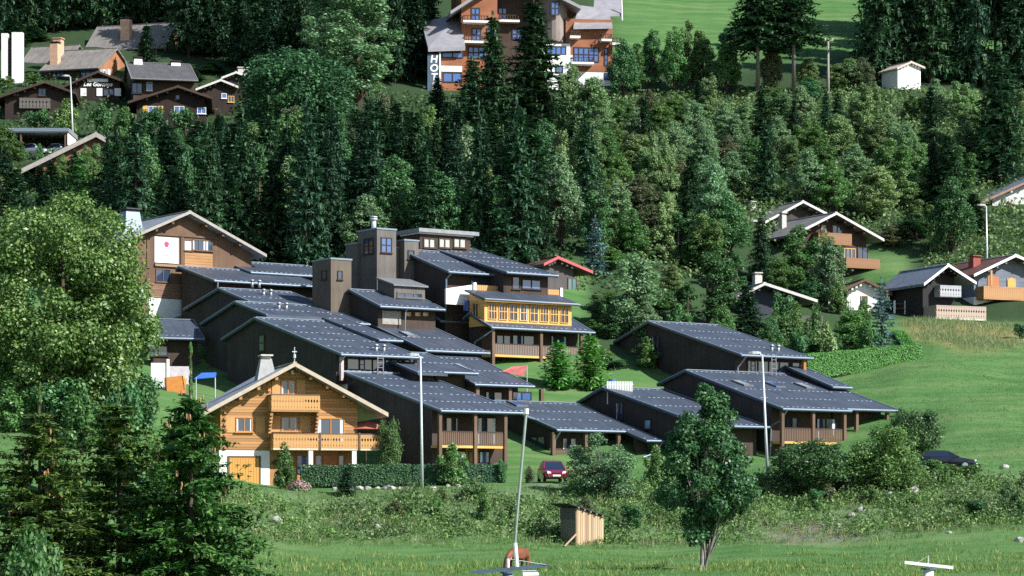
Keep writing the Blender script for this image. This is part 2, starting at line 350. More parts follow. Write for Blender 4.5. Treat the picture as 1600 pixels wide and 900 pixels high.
class Face:
    """a wall plane of a building: 'y' front, 'l' left end, 'r' right end; d = distance out of the wall"""
    def __init__(s, B, kind, c): s.B = B; s.k = kind; s.c = c
    def uv(s, px, py):
        q = s.B.ray(px, py, 'y' if s.k == 'y' else 'x', s.c); return (q.x if s.k == 'y' else q.y, q.z)
    def r(s, x0, y0, x1, y1):
        a = s.uv(x0, (y0 + y1) / 2)[0]; b = s.uv(x1, (y0 + y1) / 2)[0]; m_ = (x0 + x1) / 2
        return min(a, b), max(a, b), s.uv(m_, y1)[1], s.uv(m_, y0)[1]
    def lim(s, a0, a1, d0, d1, z0, z1):
        if s.k == 'y': return (a0, a1, s.c - d1, s.c - d0, z0, z1)
        if s.k == 'l': return (s.c - d1, s.c - d0, a0, a1, z0, z1)
        return (s.c + d0, s.c + d1, a0, a1, z0, z1)
    def box(s, mb, *q): mb.box(*s.lim(*q)); return mb
    def piece(s, name, parent, mat, *q): return piece(name, parent, mat, *s.lim(*q))
    def window(s, x0, y0, x1, y1, frame=None, nx=2, ny=1, pane=None, curtain=False, shutters=None, bar=0.07, sill=True, loc=None, label=None):
        B = s.B; fm = frame or M_DARKB(); a0, a1, z0, z1 = loc or s.r(x0, y0, x1, y1); mb = MB(); h = bar
        for q in ((a0, a1, 0, .09, z0, z0 + h), (a0, a1, 0, .09, z1 - h, z1)): s.box(mb, *q)
        for i in range(nx + 1):
            a = a0 + (a1 - a0) * i / nx; lo = a if i == 0 else (a - h if i == nx else a - h / 2); s.box(mb, lo, lo + h, 0, .088, z0 + h, z1 - h)
        for j in range(1, ny):
            z = z0 + (z1 - z0) * j / ny
            for i in range(nx): s.box(mb, a0 + (a1 - a0) * i / nx + h * (1 if i == 0 else .5), a0 + (a1 - a0) * (i + 1) / nx - h * (1 if i == nx - 1 else .5), 0, .086, z - h / 2, z + h / 2)
        if sill: s.box(mb, a0 - .08, a1 + .08, 0, .16, z0 - .06, z0 - .002)
        wo = B.add('window', mb, fm)
        if label: wo['label'] = label
        for i in range(nx):
            for j in range(ny):
                s.piece('pane', wo, pane or M_GLASS(), a0 + (a1 - a0) * i / nx + h * .6, a0 + (a1 - a0) * (i + 1) / nx - h * .6, .01, .03, z0 + (z1 - z0) * j / ny + h * .6, z0 + (z1 - z0) * (j + 1) / ny - h * .6)
        if curtain:
            ww = (a1 - a0) / nx
            for i in range(nx):
                a = a0 + ww * (i + (0.08 if i % 2 == 0 else 0.52)); s.piece('curtain', wo, M_CURT(), a + (0 if i % 2 == 0 else ww * .16), a + (ww * .22 if i % 2 == 0 else ww * .4), .031, .036, z0 + h, z1 - h)
        if shutters:
            for (sx0, sx1) in shutters[1]:
                q0, q1, _, _ = s.r(sx0, y0, sx1, y1); sh = s.piece('shutter', B.root, shutters[0], q0, q1, .002, .06, z0 - .05, z1 + .05)
        return wo
    def panel(s, name, x0, y0, x1, y1, mat, d=0.06, d0=0.0, parent=None):
        a0, a1, z0, z1 = s.r(x0, y0, x1, y1); mb = MB(); s.box(mb, a0, a1, d0, d, z0, z1); return s.B.add(name, mb, mat, parent)
    def balcony(s, a0, a1, zf, zt, depth, mslat, mrail, step=0.17, fill=0.8, slab=0.16, mslab=None, sides=(True, True), fancy=False, label=None):
        B = s.B; mb = MB(); s.box(mb, a0, a1, 0, depth, zf - slab, zf)
        bal = B.add('balcony', mb, mslab or mrail)
        if label: bal['label'] = label
        r = MB(); s.box(r, a0, a1, depth - .09, depth, zt - .08, zt); s.box(r, a0, a1, depth - .07, depth - .02, zf + .06, zf + .13)
        for ok, a in zip(sides, (a0, a1)):
            if ok: lo = a if a == a0 else a - .07; s.box(r, lo, lo + .07, .0, depth - .09, zt - .08, zt)
        B.add('handrail', r, mrail, bal)
        n = max(2, int((a1 - a0) / step)); st = (a1 - a0) / n
        for i in range(n):
            a = a0 + st * i; q = (a + st * (1 - fill) / 2, a + st * (1 + fill) / 2, depth - .018, depth + .012, zf - .02, zt - .09)
            if fancy: fancy_board(s, bal, mslat, *q)
            else: s.piece('slat', bal, mslat, *q)
        for ok, a in zip(sides, (a0, a1)):
            if not ok: continue
            k = max(2, int(depth / step)); stp = (depth - .03) / k; sgn = .006
            for i in range(k):
                s.piece('slat', bal, mslat, a - .012 if a == a0 else a - .03, a + .03 if a == a0 else a + .012, i * stp + stp * (1 - fill) / 2, i * stp + stp * (1 + fill) / 2, zf - .02, zt - .09)
        return bal
_fb = {}
def fancy_board(face, parent, mat, a0, a1, d0, d1, z0, z1):
    """a balcony board with sawn notches, so that neighbours leave diamond holes"""
    if mat.name not in _fb:
        n = .36; o = [(-.5, -.5), (.5, -.5), (.5, -.36), (.5 - n * .5, -.30), (.5, -.24), (.5, 0), (.5 - n, .13), (.5, .26), (.5, .5), (-.5, .5), (-.5, .26), (-.5 + n, .13), (-.5, 0), (-.5, -.24), (-.5 + n * .5, -.30), (-.5, -.36)]
        _fb[mat.name] = MB().prism([(x, -.5, z) for x, z in o], (0, 1, 0)).mesh('sawn_board_' + mat.name, mat)
    l = face.lim(a0, a1, d0, d1, z0, z1)
    return obj('slat', _fb[mat.name], parent, ((l[0] + l[1]) / 2, (l[2] + l[3]) / 2, (l[4] + l[5]) / 2), 0, (l[1] - l[0], l[3] - l[2], l[5] - l[4]))
def downpipe(B, pts, r=0.05): return B.add('downpipe', MB().tube(pts, r, 6), M_TRIM())
def metal_vent(B, x, y, z, h=0.45, r=0.13):
    mb = MB().tube([(x, y, z - .2), (x, y, z + h)], r, 8); mb.tube([(x, y, z + h), (x, y, z + h + .12), (x, y, z + h + .2)], [r * 1.6, r * 1.6, .02], 8)
    return B.add('vent_pipe', mb, plain('vent_metal', (.35, .36, .38), .4, .1, 5, .5), None, True)

# ------------------------------------------------------------ the slate-roofed residence houses
def residence(label, apex, Y, ridge_px, eave, back=4.0, base=None, far=None, w=1.5, setback=1.5, cut=None, th=35, front=True, group='slate roofed terrace houses stepping down the slope', wallmat=None, guards=True, name='terrace_house', front_base=None, roofm=None, endm=None, trimm=None):
    A = P(apex[0], apex[1], Y); a = R_(th); u = Vector((math.cos(a), math.sin(a), 0)); v = Vector((-math.sin(a), math.cos(a), 0))
    L = solve(A, u, ridge_px); R = solve(A, -v, eave[0]); E = A - v * R; ze = (YH - eave[1]) * E.y / FP
    slope = (A.z - ze) / R
    if base is None:
        q = E + u * (L * .5); base = min(T(q.x, q.y), T((E - u).x, (E - u).y)) - .5
    B = Bld(name, label, 'house', A.x, A.y, base, th, group); zr = A.z - base
    if isinstance(back, tuple):
        Bk = solve(A, v, back[0]); q = A + v * Bk; zb = (YH - back[1]) * q.y / FP - base
    else: Bk = back; zb = zr - Bk * .42
    R2 = R; wf = w
    if far is not None: R2 = solve(A + u * L, -v, far)
    if cut is not None: Rn = cut * R            # the near part stops where the next roof begins
    else: Rn = R
    B.L, B.R, B.Rn, B.R2, B.zr, B.slope, B.Bk, B.zb = L, R, Rn, R2, zr, slope, Bk, zb
    zz = lambda y: zr + slope * y
    th_ = .2
    poly = [(0, 0), (L, 0), (L, -R2), (L - wf, -R2), (L - wf, -Rn), (0, -Rn)] if (abs(R2 - Rn) > .05) else [(0, 0), (L, 0), (L, -Rn), (0, -Rn)]
    roof = MB().prism([(x, y, zz(y)) for x, y in poly], (0, 0, -th_))
    roof.prism([(0, 0.001, zr), (L, 0.001, zr), (L, Bk, zb), (0, Bk, zb)], (0, 0, -th_))
    ro = B.add('roof', roof, roofm or M_ROOF()); M_TR = trimm or M_TRIM()
    # light metal edges
    e = .05
    fl = MB().prism([(-.03, 0, zr + e), (.1, 0, zr + e), (.1, -Rn, zz(-Rn) + e), (-.03, -Rn, zz(-Rn) + e)], (0, 0, -.1))
    fl.prism([(-.03, .002, zr + e), (.05, .002, zr + e), (.05, Bk, zb + e), (-.03, Bk, zb + e)], (0, 0, -.1))
    B.add('rake_flashing', fl, M_TR, ro)
    B.add('far_flashing', MB().prism([(L + .03, 0, zr + e), (L - .06, 0, zr + e), (L - .06, -R2, zz(-R2) + e), (L + .03, -R2, zz(-R2) + e)], (0, 0, -.1)), M_TR, ro)
    B.add('ridge_cap', MB().box(.12, L - .08, -.1, .1, zr + .01, zr + .07), M_TR, ro)
    if cut is None: B.add('gutter', MB().tube([(-.05, -Rn - .07, zz(-Rn) - .06), (L - (wf if abs(R2 - Rn) > .05 else 0), -Rn - .07, zz(-Rn) - .06)], .085, 7), M_TR, ro)
    if abs(R2 - Rn) > .05: B.add('gutter', MB().tube([(L - wf, -R2 - .07, zz(-R2) - .06), (L + .05, -R2 - .07, zz(-R2) - .06)], .085, 7), M_TR, ro)
    if guards:
        g = MB(); Rm = max(Rn, R2); nrow = int(Rm / 2.2)
        for i in range(nrow):
            y = -Rm + .5 + i * (Rm - .9) / max(1, nrow - 1)
            x0 = .3 if -y < Rn else L - wf + .2; x1 = L - .3 if -y < R2 else L - wf - .2
            x = x0 + (i % 2) * .28
            while x < x1:
                if random.random() > .1:
                    q = y + random.uniform(-.03, .03); g.prism([(x, q, zz(q) + .005), (x + .21, q, zz(q) + .005), (x + .21, q + .012, zz(q) + .032), (x, q + .012, zz(q) + .032)], (0, .01, 0))
                x += .5 + random.uniform(-.05, .05)
        tag(B.add('snow_guards', g, plain('snow_guard_zinc', (.21, .245, .32), .5, .25, 2, .2), ro), kind='stuff')
    # walls
    wm = wallmat or M_DARK(); t2 = th_ + .015
    def gable(x0, x1, rr, nm):
        f = -rr + setback
        pl = [(x0, f, 0), (x0, f, zz(f) - t2), (x0, 0, zr - t2), (x0, Bk - .5, zr + (zb - zr) * (Bk - .5) / Bk - t2), (x0, Bk - .5, 0)]
        return B.add(nm, MB().prism(pl, (x1 - x0, 0, 0)), wm)
    gable(.35, .55, Rn, 'gable_wall'); gable(L - .55, L - .35, R2, 'end_wall').data.materials[0] = endm or wm
    f = -Rn + setback; xe = L - (wf if abs(R2 - Rn) > .05 else 0) - .55
    if front:
        B.add('front_wall', MB().box(.55, xe, f, f + .2, 0, zz(f) - t2), M_DARKB())
        if abs(R2 - Rn) > .05:
            f2 = -R2 + setback; B.add('front_wall', MB().box(L - wf + .1, L - .55, f2, f2 + .2, 0, zz(f2) - t2), M_DARKB())
    B.add('back_wall', MB().box(.55, L - .55, Bk - .7, Bk - .52, 0, zb - .1), wm)
    B.front = Face(B, 'y', f); B.left = Face(B, 'l', .35); B.roofo = ro; B.zz = zz
    return B
def skylight(B, px, py, w=.85, l=1.25, blue=False, open_=0):
    q = B.plane(px, py, B.zr, B.slope); s_ = math.sqrt(1 + B.slope ** 2); dy = l / s_
    def pl(x, y, h): return (x, y, B.zr + B.slope * y + h)
    fr = MB(); x0, x1, y0, y1 = q.x - w / 2, q.x + w / 2, q.y - dy / 2, q.y + dy / 2
    for (xa, xb, ya, yb) in ((x0, x1, y0, y0 + .1), (x0, x1, y1 - .14, y1), (x0, x0 + .09, y0 + .1, y1 - .14), (x1 - .09, x1, y0 + .1, y1 - .14)):
        fr.prism([pl(xa, ya, .14), pl(xb, ya, .14), pl(xb, yb, .14), pl(xa, yb, .14)], (0, 0, -.13))
    sk = B.add('skylight', fr, plain('skylight_frame', (.12, .12, .13), .5), None)
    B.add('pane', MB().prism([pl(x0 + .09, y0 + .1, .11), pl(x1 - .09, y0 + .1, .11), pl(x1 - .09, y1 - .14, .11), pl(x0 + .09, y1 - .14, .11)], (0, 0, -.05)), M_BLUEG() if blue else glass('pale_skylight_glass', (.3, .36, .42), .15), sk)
def posts(B, pxs, y, z0, z1, half=.13):
    for px in pxs:
        x = B.ray(px, 600, 'y', y).x; B.add('post', MB().box(x - half, x + half, y - half, y + half, z0, z1), M_POST())
def vents(B, px, py, d=.7):
    q = B.plane(px, py, B.zr, B.slope)
    for k in (0, 1): metal_vent(B, q.x + k * d, q.y, q.z, .35, .12)

G_ = 'slate roofed terrace houses stepping down the slope'
# upper right pair
U9 = residence('dark terrace house in front of the clipped hedge, above the roof with three skylights', (1012, 502), 216, 1122, (1158, 554), back=(958, 534), setback=1.2)
U9.left.window(1019, 525, 1030, 553, M_DARK(), 2, 1, curtain=True, bar=.06)
fr = U9.front
a0, a1, z0, z1 = fr.r(1158, 564, 1256, 582)
fr.window(0, 0, 0, 0, M_DARKB(), 5, 1, loc=(a0 + .6, a1 - .4, z0 - .1, z1), bar=.09)
x = U9.ray(1256, 570, 'y', -U9.R + .35).x; U9.add('post', MB().box(x - .14, x + .14, -U9.R + .2, -U9.R + .48, z0 - 1.5, U9.zz(-U9.R) - .2), wood('orange_timber_post', (.42, .2, .07), 'z', .3))
downpipe(U9, [(.5, -U9.R - .07, U9.zz(-U9.R) - .1), (.4, -U9.R + .5, U9.zz(-U9.R) - .7), (.25, -U9.R + .7, U9.zz(-U9.R) - 1.0), (.25, -U9.R + .7, U9.zz(-U9.R) - 2.0)], .07)
lad = MB(); lx = U9.ray(1208, 560, 'y', -U9.R - .3).x; zt = U9.zz(-U9.R)
for k in (0, .45): lad.tube([(lx + k, -U9.R - .12, zt - 1.6), (lx + k, -U9.R - .12, zt + .15)], .05, 6)
for k in range(5): lad.tube([(lx, -U9.R - .12, zt - 1.4 + .36 * k), (lx + .45, -U9.R - .12, zt - 1.4 + .36 * k)], .03, 5)
U9.add('roof_ladder', lad, plain('ladder_steel', (.2, .2, .21), .5)); vents(U9, 1206, 548)

U10 = residence('wide dark terrace house with three skylights and brown slatted balcony beside the right lamp post', (1070, 578), 204, 1256, (1223, 638), back=(1026, 600), far=1405, w=5.6, setback=1.7)
for px, bl in ((1160, False), (1210, True), (1257, False)): skylight(U10, px, 600 + (px - 1160) * .04, 1.0, 1.7, bl)
def terrace_front(B, x0, x1, rail, floor_, wins, post_px, mslat=None, yellow=True):
    f = B.front; yb = -B.Rn + .3; c = f.c
    ff = Face(B, 'y', yb); a0 = ff.uv(x0, rail)[0]; a1 = ff.uv(x1, rail)[0]; zt = ff.uv((x0 + x1) / 2, rail)[1]; zf = ff.uv((x0 + x1) / 2, floor_)[1]
    b = f.balcony(a0, a1, zf, zt, c - yb, mslat or M_POST(), M_DARKB(), .17, .72, .2, M_YEL() if yellow else M_DARKB(), (False, False))
    for (w0, w1, wt) in wins:
        p0 = f.uv(w0, rail)[0]; p1 = f.uv(w1, rail)[0]; f.window(0, 0, 0, 0, M_DARKB(), 2, 1, loc=(p0, p1, zf + .05, f.uv(w0, wt)[1]), curtain=random.random() < .6, sill=False)
    posts(B, post_px, yb, 0, B.zz(-B.Rn) - .2)
    return zf
terrace_front(U10, 1226, 1318, 669, 690, [(1228, 1246, 652), (1275, 1305, 653)], (1222, 1270, 1319))
posts(U10, (1338, 1386), -U10.R2 + .35, 0, U10.zz(-U10.R2) - .2)
U10.front.window(1228, 696, 1250, 720, M_DARKB(), 2, 1)
downpipe(U10, [(.4, -U10.R - .07, U10.zz(-U10.R) - .1), (.3, -U10.R + .6, U10.zz(-U10.R) - .9), (.22, -U10.R + 1.6, U10.zz(-U10.R) - 1.3), (.22, -U10.R + 1.75, .5)], .06)
U12 = residence('low slate roof end peeping out below the clipped hedge beside the meadow', (1200, 560), 212, 1229, (1301, 604), back=2.0, setback=.6)
U8 = residence('dark terrace house half hidden behind the roadside ash tree, with two small gable windows', (940, 605), 202, 1040, (1101, 664), back=(895, 632), setback=1.2)
U8.left.window(963, 629, 974, 656, M_DARK(), 2, 1, curtain=True, bar=.06); U8.left.window(1007, 655, 1018, 671, M_DARK(), 1, 1, pane=glass('pale_blue_glass', (.25, .4, .55), .2), bar=.08)  # the small pane has a plain pale blue base colour
U8.front.window(1125, 676, 1150, 700, M_DARKB(), 2, 1)
U7 = residence('dark terrace house above the red car, its slate roof running down to the right', (770, 626), 199, 900, (870, 671), back=3.0, far=1035, w=1.6, setback=1.4)
skylight(U7, 808, 632, 1.1, 1.5, True)
U7.left.window(828, 682, 852, 704, M_DARK(), 2, 1)
zf7 = terrace_front(U7, 866, 960, 702, 724, [(878, 900, 684), (925, 950, 684)], (864, 915, 966))
downpipe(U7, [(.3, -U7.R - .07, U7.zz(-U7.R) - .1), (.2, -U7.R + .5, U7.zz(-U7.R) - .8), (.2, -U7.R + .6, .6)], .07)
posts(U7, (1026,), -U7.R2 + .3, 0, U7.zz(-U7.R2) - .2, .16)
xf = U7.L; downpipe(U7, [(xf, -U7.R2 - .05, U7.zz(-U7.R2) - .1), (xf - .3, -U7.R2 + .3, U7.zz(-U7.R2) - .9), (xf - 1.6, -U7.R2 + .3, U7.zz(-U7.R2) - 1.3)], .06)
U5 = residence('dark terrace house with long slate roof crossed by the left lamp post', (528, 577), 196.5, 652, (689, 641), back=2.5, setback=1.7)
terrace_front(U5, 690, 790, 674, 696, [(696, 716, 652), (745, 775, 652)], (687, 742, 789))
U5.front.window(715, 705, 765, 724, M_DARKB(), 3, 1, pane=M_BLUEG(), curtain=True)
U5.front.panel('ochre_wall_panel', 726, 703, 748, 728, plain('ochre_panel', (.3, .16, .08), .7), .05)
downpipe(U5, [(U5.L - .1, -U5.R - .07, U5.zz(-U5.R) - .1), (U5.L + .5, -U5.R - .05, U5.zz(-U5.R) - .35), (U5.L + 1.2, -U5.R + .2, U5.zz(-U5.R) - .45)], .06)
U5b = residence('narrow slate roof strip between the two skylit terrace roofs', (570, 548), 202, 668, (663, 586), back=1.5, far=746, w=3.2, cut=.9, setback=1.2, guards=True)
U6 = residence('dark terrace house with one skylight and an open porch, right of the left lamp post', (656, 556), 205.5, 747, (742, 600), back=1.5, setback=1.7)
skylight(U6, 718, 574, 1.1, 1.7, False)
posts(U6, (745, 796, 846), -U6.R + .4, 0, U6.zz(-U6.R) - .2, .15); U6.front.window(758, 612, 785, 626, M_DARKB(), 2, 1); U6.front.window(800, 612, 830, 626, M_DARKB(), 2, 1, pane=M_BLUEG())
U4 = residence('slate roof with a pale skylight, tucked behind the stepped left gables', (576, 505), 212.5, 674, (665, 547), back=1.5, setback=1.0)
skylight(U4, 638, 523, 1.0, 1.5, False)
U3 = residence('lowest and nearest of the three stepped dark gables behind the wooden chalet', (397, 496), 206, 520, (533, 553), back=(345, 530), setback=1.3, front_base=None)
U3.left.window(404, 523, 414, 549, M_DARKB(), 1, 2); U3.left.window(520, 600, 545, 616, M_DARKB(), 2, 1)
a0, a1, z0, z1 = U3.front.r(536, 560, 646, 578); U3.front.window(0, 0, 0, 0, M_DARKB(), 5, 1, loc=(a0 + .3, a1 - .3, z0 - .1, z1), bar=.09)
U3.add('rail_board', MB().box(.2, U3.L - .3, -U3.R + .35, -U3.R + .45, U3.zz(-U3.R) - 1.35, U3.zz(-U3.R) - 1.22), M_TRIM())
for k in (.3, U3.L - .4): U3.add('post', MB().box(k - .12, k + .12, -U3.R + .3, -U3.R + .54, U3.zz(-U3.R) - 2, U3.zz(-U3.R) - .2), M_POST() if k > 1 else plain('pinkish_post', (.5, .36, .32), .7))
lad = MB(); lx = U3.ray(590, 560, 'y', -U3.R - .1).x; zt = U3.zz(-U3.R)
for k in (0, .5): lad.tube([(lx + k, -U3.R - .1, zt - 1.5), (lx + k, -U3.R - .1, zt + .2)], .05, 6)
for k in range(4): lad.tube([(lx, -U3.R - .1, zt - 1.3 + .36 * k), (lx + .5, -U3.R - .1, zt - 1.3 + .36 * k)], .03, 5)
U3.add('roof_ladder', lad, MATS['ladder_steel']); vents(U3, 588, 548)
downpipe(U3, [(.3, -U3.R - .07, zt - .1), (.15, -U3.R + .4, zt - .7), (.15, -U3.R + .5, zt - 1.6)], .06)
U2 = residence('middle one of the three stepped dark gables behind the wooden chalet', (366, 471), 211.5, 487, (504, 527), back=(312, 506), far=628, w=2.2, cut=.38, setback=1.2)
vents(U2, 436, 482)
U1 = residence('uppermost of the three stepped dark gables behind the wooden chalet', (341, 450), 217, 456, (458, 500), back=(286, 483), far=577, w=2.2, cut=.42, setback=1.2)
vents(U1, 412, 461)
U0 = residence('slate lean-to roof running right from the big timber house with the poster', (279, 416), 225.5, 449, (335, 438), back=.6, setback=.9)
U0b = residence('slate roof strip behind the small square tower', (345, 407), 232, 486, (392, 425), back=1.0, setback=.6)
downpipe(U0, [(U0.L - .1, -U0.R - .07, U0.zz(-U0.R) - .1), (U0.L - .1, -U0.R, U0.zz(-U0.R) - 1.6)], .06)
downpipe(U0, [(.3, -U0.R - .07, U0.zz(-U0.R) - .1), (.3, -U0.R, U0.zz(-U0.R) - 1.2)], .06)
vents(U0, 394, 446)

# ------------------------------------------------------------ flat-topped towers and boxes of the complex
def tower(label, corner, Y, lpx, rpx, base_py, name='stair_tower', cap=M_TRIM, th=35, wall=None, cat='tower', drop=0.0, lift=0):
    A = P(corner[0], corner[1], Y); zb = (YH - base_py) * Y / FP
    B = Bld(name, label, cat, A.x, A.y, zb, th); Lr = solve(A, B.u, rpx); Ll = solve(A, B.v, lpx); h = A.z - zb
    B.add('wall', MB().prism([(0, 0, 0), (Lr, 0, 0), (Lr, Ll, 0), (0, Ll, 0)], (0, 0, h)), wall or M_GREYB())
    if cap: B.add('parapet_cap', MB().box(-.06, Lr + .06, -.06, Ll + .06, h, h + .14), cap())
    B.front = Face(B, 'y', 0); B.left = Face(B, 'l', 0); B.h = h; B.Lr = Lr; B.Ll = Ll
    return B
T1 = tower('small square timber tower left of the tall tower, one little window each side', (517, 405), 214, 488, 549, 500, wall=wood('tan_tower_boards', (.13, .105, .082), 'z', .17, .85))
T1.front.window(527, 423, 535, 437, M_DARKB(), 1, 1); T1.left.window(503, 423, 511, 437, M_DARKB(), 1, 1)
T2 = tower('tall grey boarded stair tower with corner windows and metal flue', (589, 358), 219, 559, 619, 470)
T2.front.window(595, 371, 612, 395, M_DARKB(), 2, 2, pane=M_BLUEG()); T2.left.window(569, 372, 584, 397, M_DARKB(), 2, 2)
fl = MB().tube([(.8, 1.8, T2.h), (.8, 1.8, T2.h + 1.0)], .22, 10); fl.tube([(.8, 1.8, T2.h + 1.0), (.8, 1.8, T2.h + 1.12)], .34, 10); fl.tube([(.8, 1.8, T2.h + 1.2), (.8, 1.8, T2.h + 1.3)], .34, 10)
T2.add('flue', fl, M_GALV(), None, True)
T2b = tower('lower left shoulder of the tall stair tower', (557, 381), 221, 540, 572, 468, name='tower_wing')
T2c = tower('low window block joined to the right of the tall stair tower', (632, 376), 220, 612, 654, 455, name='tower_wing')
T2c.front.window(637, 391, 647, 405, M_DARK(), 1, 1)
T2d = tower('low parapet wall between the tall tower and the window block', (618, 388), 220.5, 606, 633, 455, name='parapet_wall', cat='wall')
CL = tower('brown clerestory box with three windows standing on the slate roof', (656, 365), 224, 628, 735, 402, name='clerestory', cap=None, wall=M_DARKB(), cat='roof box')
rf = MB().box(-.4, CL.Lr + .6, -.5, CL.Ll + .3, CL.h + .12, CL.h + .45); CL.add('roof', rf, plain('grey_flat_roof', (.24, .25, .26), .7))
CL.add('fascia', MB().box(-.2, CL.Lr + .2, -.2, CL.Ll, CL.h, CL.h + .118), M_WHITE())
for x0, x1 in ((661, 680), (685, 704), (708, 728)): CL.front.window(x0, 372, x1, 388, M_DARKB(), 2, 1, pane=glass('pale_curtained_glass', (.4, .4, .36), .2), bar=.1)
R13 = residence('broad slate roof below the clerestory box', (622, 389), 222, 722, (701, 424), back=1.2, setback=1.0)
downpipe(R13, [(.3, -R13.R - .07, R13.zz(-R13.R) - .1), (.1, -R13.R + .5, R13.zz(-R13.R) - .6), (.1, -R13.R + .6, R13.zz(-R13.R) - 3.4)], .07)
R13.front.window(735, 432, 762, 452, M_DARKB(), 2, 1)
R13b = residence('slate roof running right from under the clerestory to the big spruce', (657, 382), 227, 735, (792, 425), back=1.2, setback=1.0)
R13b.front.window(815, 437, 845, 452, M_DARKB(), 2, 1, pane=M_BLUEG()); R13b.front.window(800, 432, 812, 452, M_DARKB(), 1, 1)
R15 = residence('small slate roofed wing with an orange boarded porch at the foot of the tower', (545, 452), 214.5, 645, (594, 478), back=1.0, setback=.9, wallmat=None)
R15.front.panel('rendered_wall', 597, 486, 626, 507, plain('grey_render', (.3, .28, .25), .85), .05)
R15.front.panel('orange_porch_board', 630, 481, 670, 484, M_YEL(), .5)
for px in (633, 648, 660): R15.front.window(px, 488, px + 8, 494, M_YEL(), 1, 1, sill=False)
downpipe(R15, [(2.6, -R15.R - .07, R15.zz(-R15.R) - .1), (2.6, -R15.R + .2, R15.zz(-R15.R) - .4), (2.6, -R15.R + .3, R15.zz(-R15.R) - 2)], .06)
# dormer box
A = P(616, 446, 214.5); D1 = Bld('roof_dormer', 'grey boarded dormer box with sloping top in front of the tall tower', 'dormer', A.x, A.y, A.z - 1.5, 35)
Lr = solve(A, D1.u, 664); Ll = solve(A, D1.v, 590)
D1.add('wall', MB().prism([(0, 0, 0), (0, 0, 1.45), (0, Ll, 2.2), (0, Ll, 0)], (Lr, 0, 0)), M_GREYB())
D1.add('roof', MB().prism([(-.2, -.25, 1.46), (-.2, Ll, 2.24), (Lr + .2, Ll, 2.24), (Lr + .2, -.25, 1.46)], (0, 0, .14)), plain('dormer_roof_zinc', (.16, .17, .18), .5))
Face(D1, 'y', 0).window(620, 457, 660, 466, M_GREYB(), 3, 1, bar=.1)
# balcony building on the right of the complex
B14 = residence('long dark building with slatted balcony below the yellow glazed conservatory', (733, 489), 215, 893, (768, 511), back=1.0, setback=1.9)
zf = terrace_front(B14, 772, 906, 539, 556, [(775, 798, 523), (800, 835, 523), (860, 885, 524)], (770, 845, 908), wood('grey_brown_slats', (.22, .17, .14), 'z', .3))
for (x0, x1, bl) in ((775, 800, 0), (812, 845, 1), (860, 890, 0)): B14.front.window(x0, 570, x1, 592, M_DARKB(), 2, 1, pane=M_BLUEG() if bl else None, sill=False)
downpipe(B14, [(.3, -B14.R - .07, B14.zz(-B14.R) - .1), (-.3, -B14.R + .6, B14.zz(-B14.R) - .7), (-.6, -B14.R + 1.6, B14.zz(-B14.R) - 1.2), (-.6, -B14.R + 1.8, B14.zz(-B14.R) - 2.4)], .06)
B14b = residence('short slate canopy roof left of the yellow conservatory', (668, 488), 218, 735, (688, 501), back=.8, setback=.8)
B14b.front.window(700, 516, 725, 530, M_DARKB(), 2, 1); B14b.front.window(728, 516, 742, 530, M_DARKB(), 1, 1, pane=M_BLUEG())
A = P(757, 470, 213.5); zb = (YH - 509) * 213.5 / FP
CV = Bld('conservatory', 'yellow timber conservatory with a row of small paned windows', 'conservatory', A.x, A.y, zb, 35)
h = A.z - zb; Lr = solve(A, CV.u, 893); Ll = solve(A, CV.v, 733)
CV.add('wall', MB().prism([(0, 0, 0), (0, 0, h), (0, Ll, h + .75), (0, Ll, 0)], (Lr, 0, 0)), M_YEL())
CV.add('roof', MB().prism([(-.35, -.5, h + .02), (-.35, Ll + .2, h + .95), (Lr + .4, Ll + .2, h + .95), (Lr + .4, -.5, h + .02)], (0, 0, .16)), M_ROOF())
CV.add('fascia', MB().box(-.34, Lr + .38, -.53, -.505, h - .08, h + .16), M_YEL())
CV.add('gutter', MB().tube([(-.35, -.6, h + .1), (Lr + .5, -.6, h + .06)], .07, 6), M_TRIM())
cf = Face(CV, 'y', 0); n = 8
for i in range(n):
    a0 = .25 + (Lr - .5) * i / n; a1 = .25 + (Lr - .5) * (i + 1) / n
    cf.window(0, 0, 0, 0, M_YEL(), 3 if i in (0, 1, 5, 6) else 2, 2, loc=(a0 + .1, a1 - .1, .55, h - .12), pane=glass('conservatory_glass', (.035, .025, .04), .3), sill=False, bar=.055, curtain=(i == 3))
cl_ = Face(CV, 'l', 0); cl_.window(0, 0, 0, 0, M_YEL(), 2, 1, loc=(.8, Ll - .6, .8, h - .1), sill=False)
# balcony fence above it and white parapet
A = P(741, 460, 216.4); FN = Bld('terrace_fence', 'yellow boarded terrace fence with white posts above the conservatory', 'fence', A.x, A.y, A.z, 35)
Lr = solve(A, FN.u, 876)
for i in range(4): x = Lr * i / 3; FN.add('post', MB().box(x - .14, x + .14, -.14, .14, -.2, 1.0), M_WHITE())
for i in range(3):
    for k in range(14): x0 = Lr * i / 3 + .16 + (Lr / 3 - .32) * k / 14; piece('board', FN.root, M_HONEYL(), x0, x0 + (Lr / 3 - .32) / 14 - .02, -.03, .03, -.1, .82)
A = P(697, 475, 214.8); PW = Bld('parapet_wall', 'pale lilac white terrace wall left of the yellow boarded fence', 'wall', A.x, A.y, A.z, 35)
Lr = solve(A, PW.u, 738); PW.add('wall', MB().prism([(0, 0, 0), (Lr, 0, 0), (Lr, 0, 1.75), (0, 0, 1.3)], (0, .2, 0)), M_WHITE())
for x in (.2, 1.2): PW.add('blue_tub', MB().tube([(x + 1.2, -1.0, -.6), (x + 1.2, -1.0, .3)], .28, 10), plain('dark_blue_plastic', (.03, .06, .2), .4))

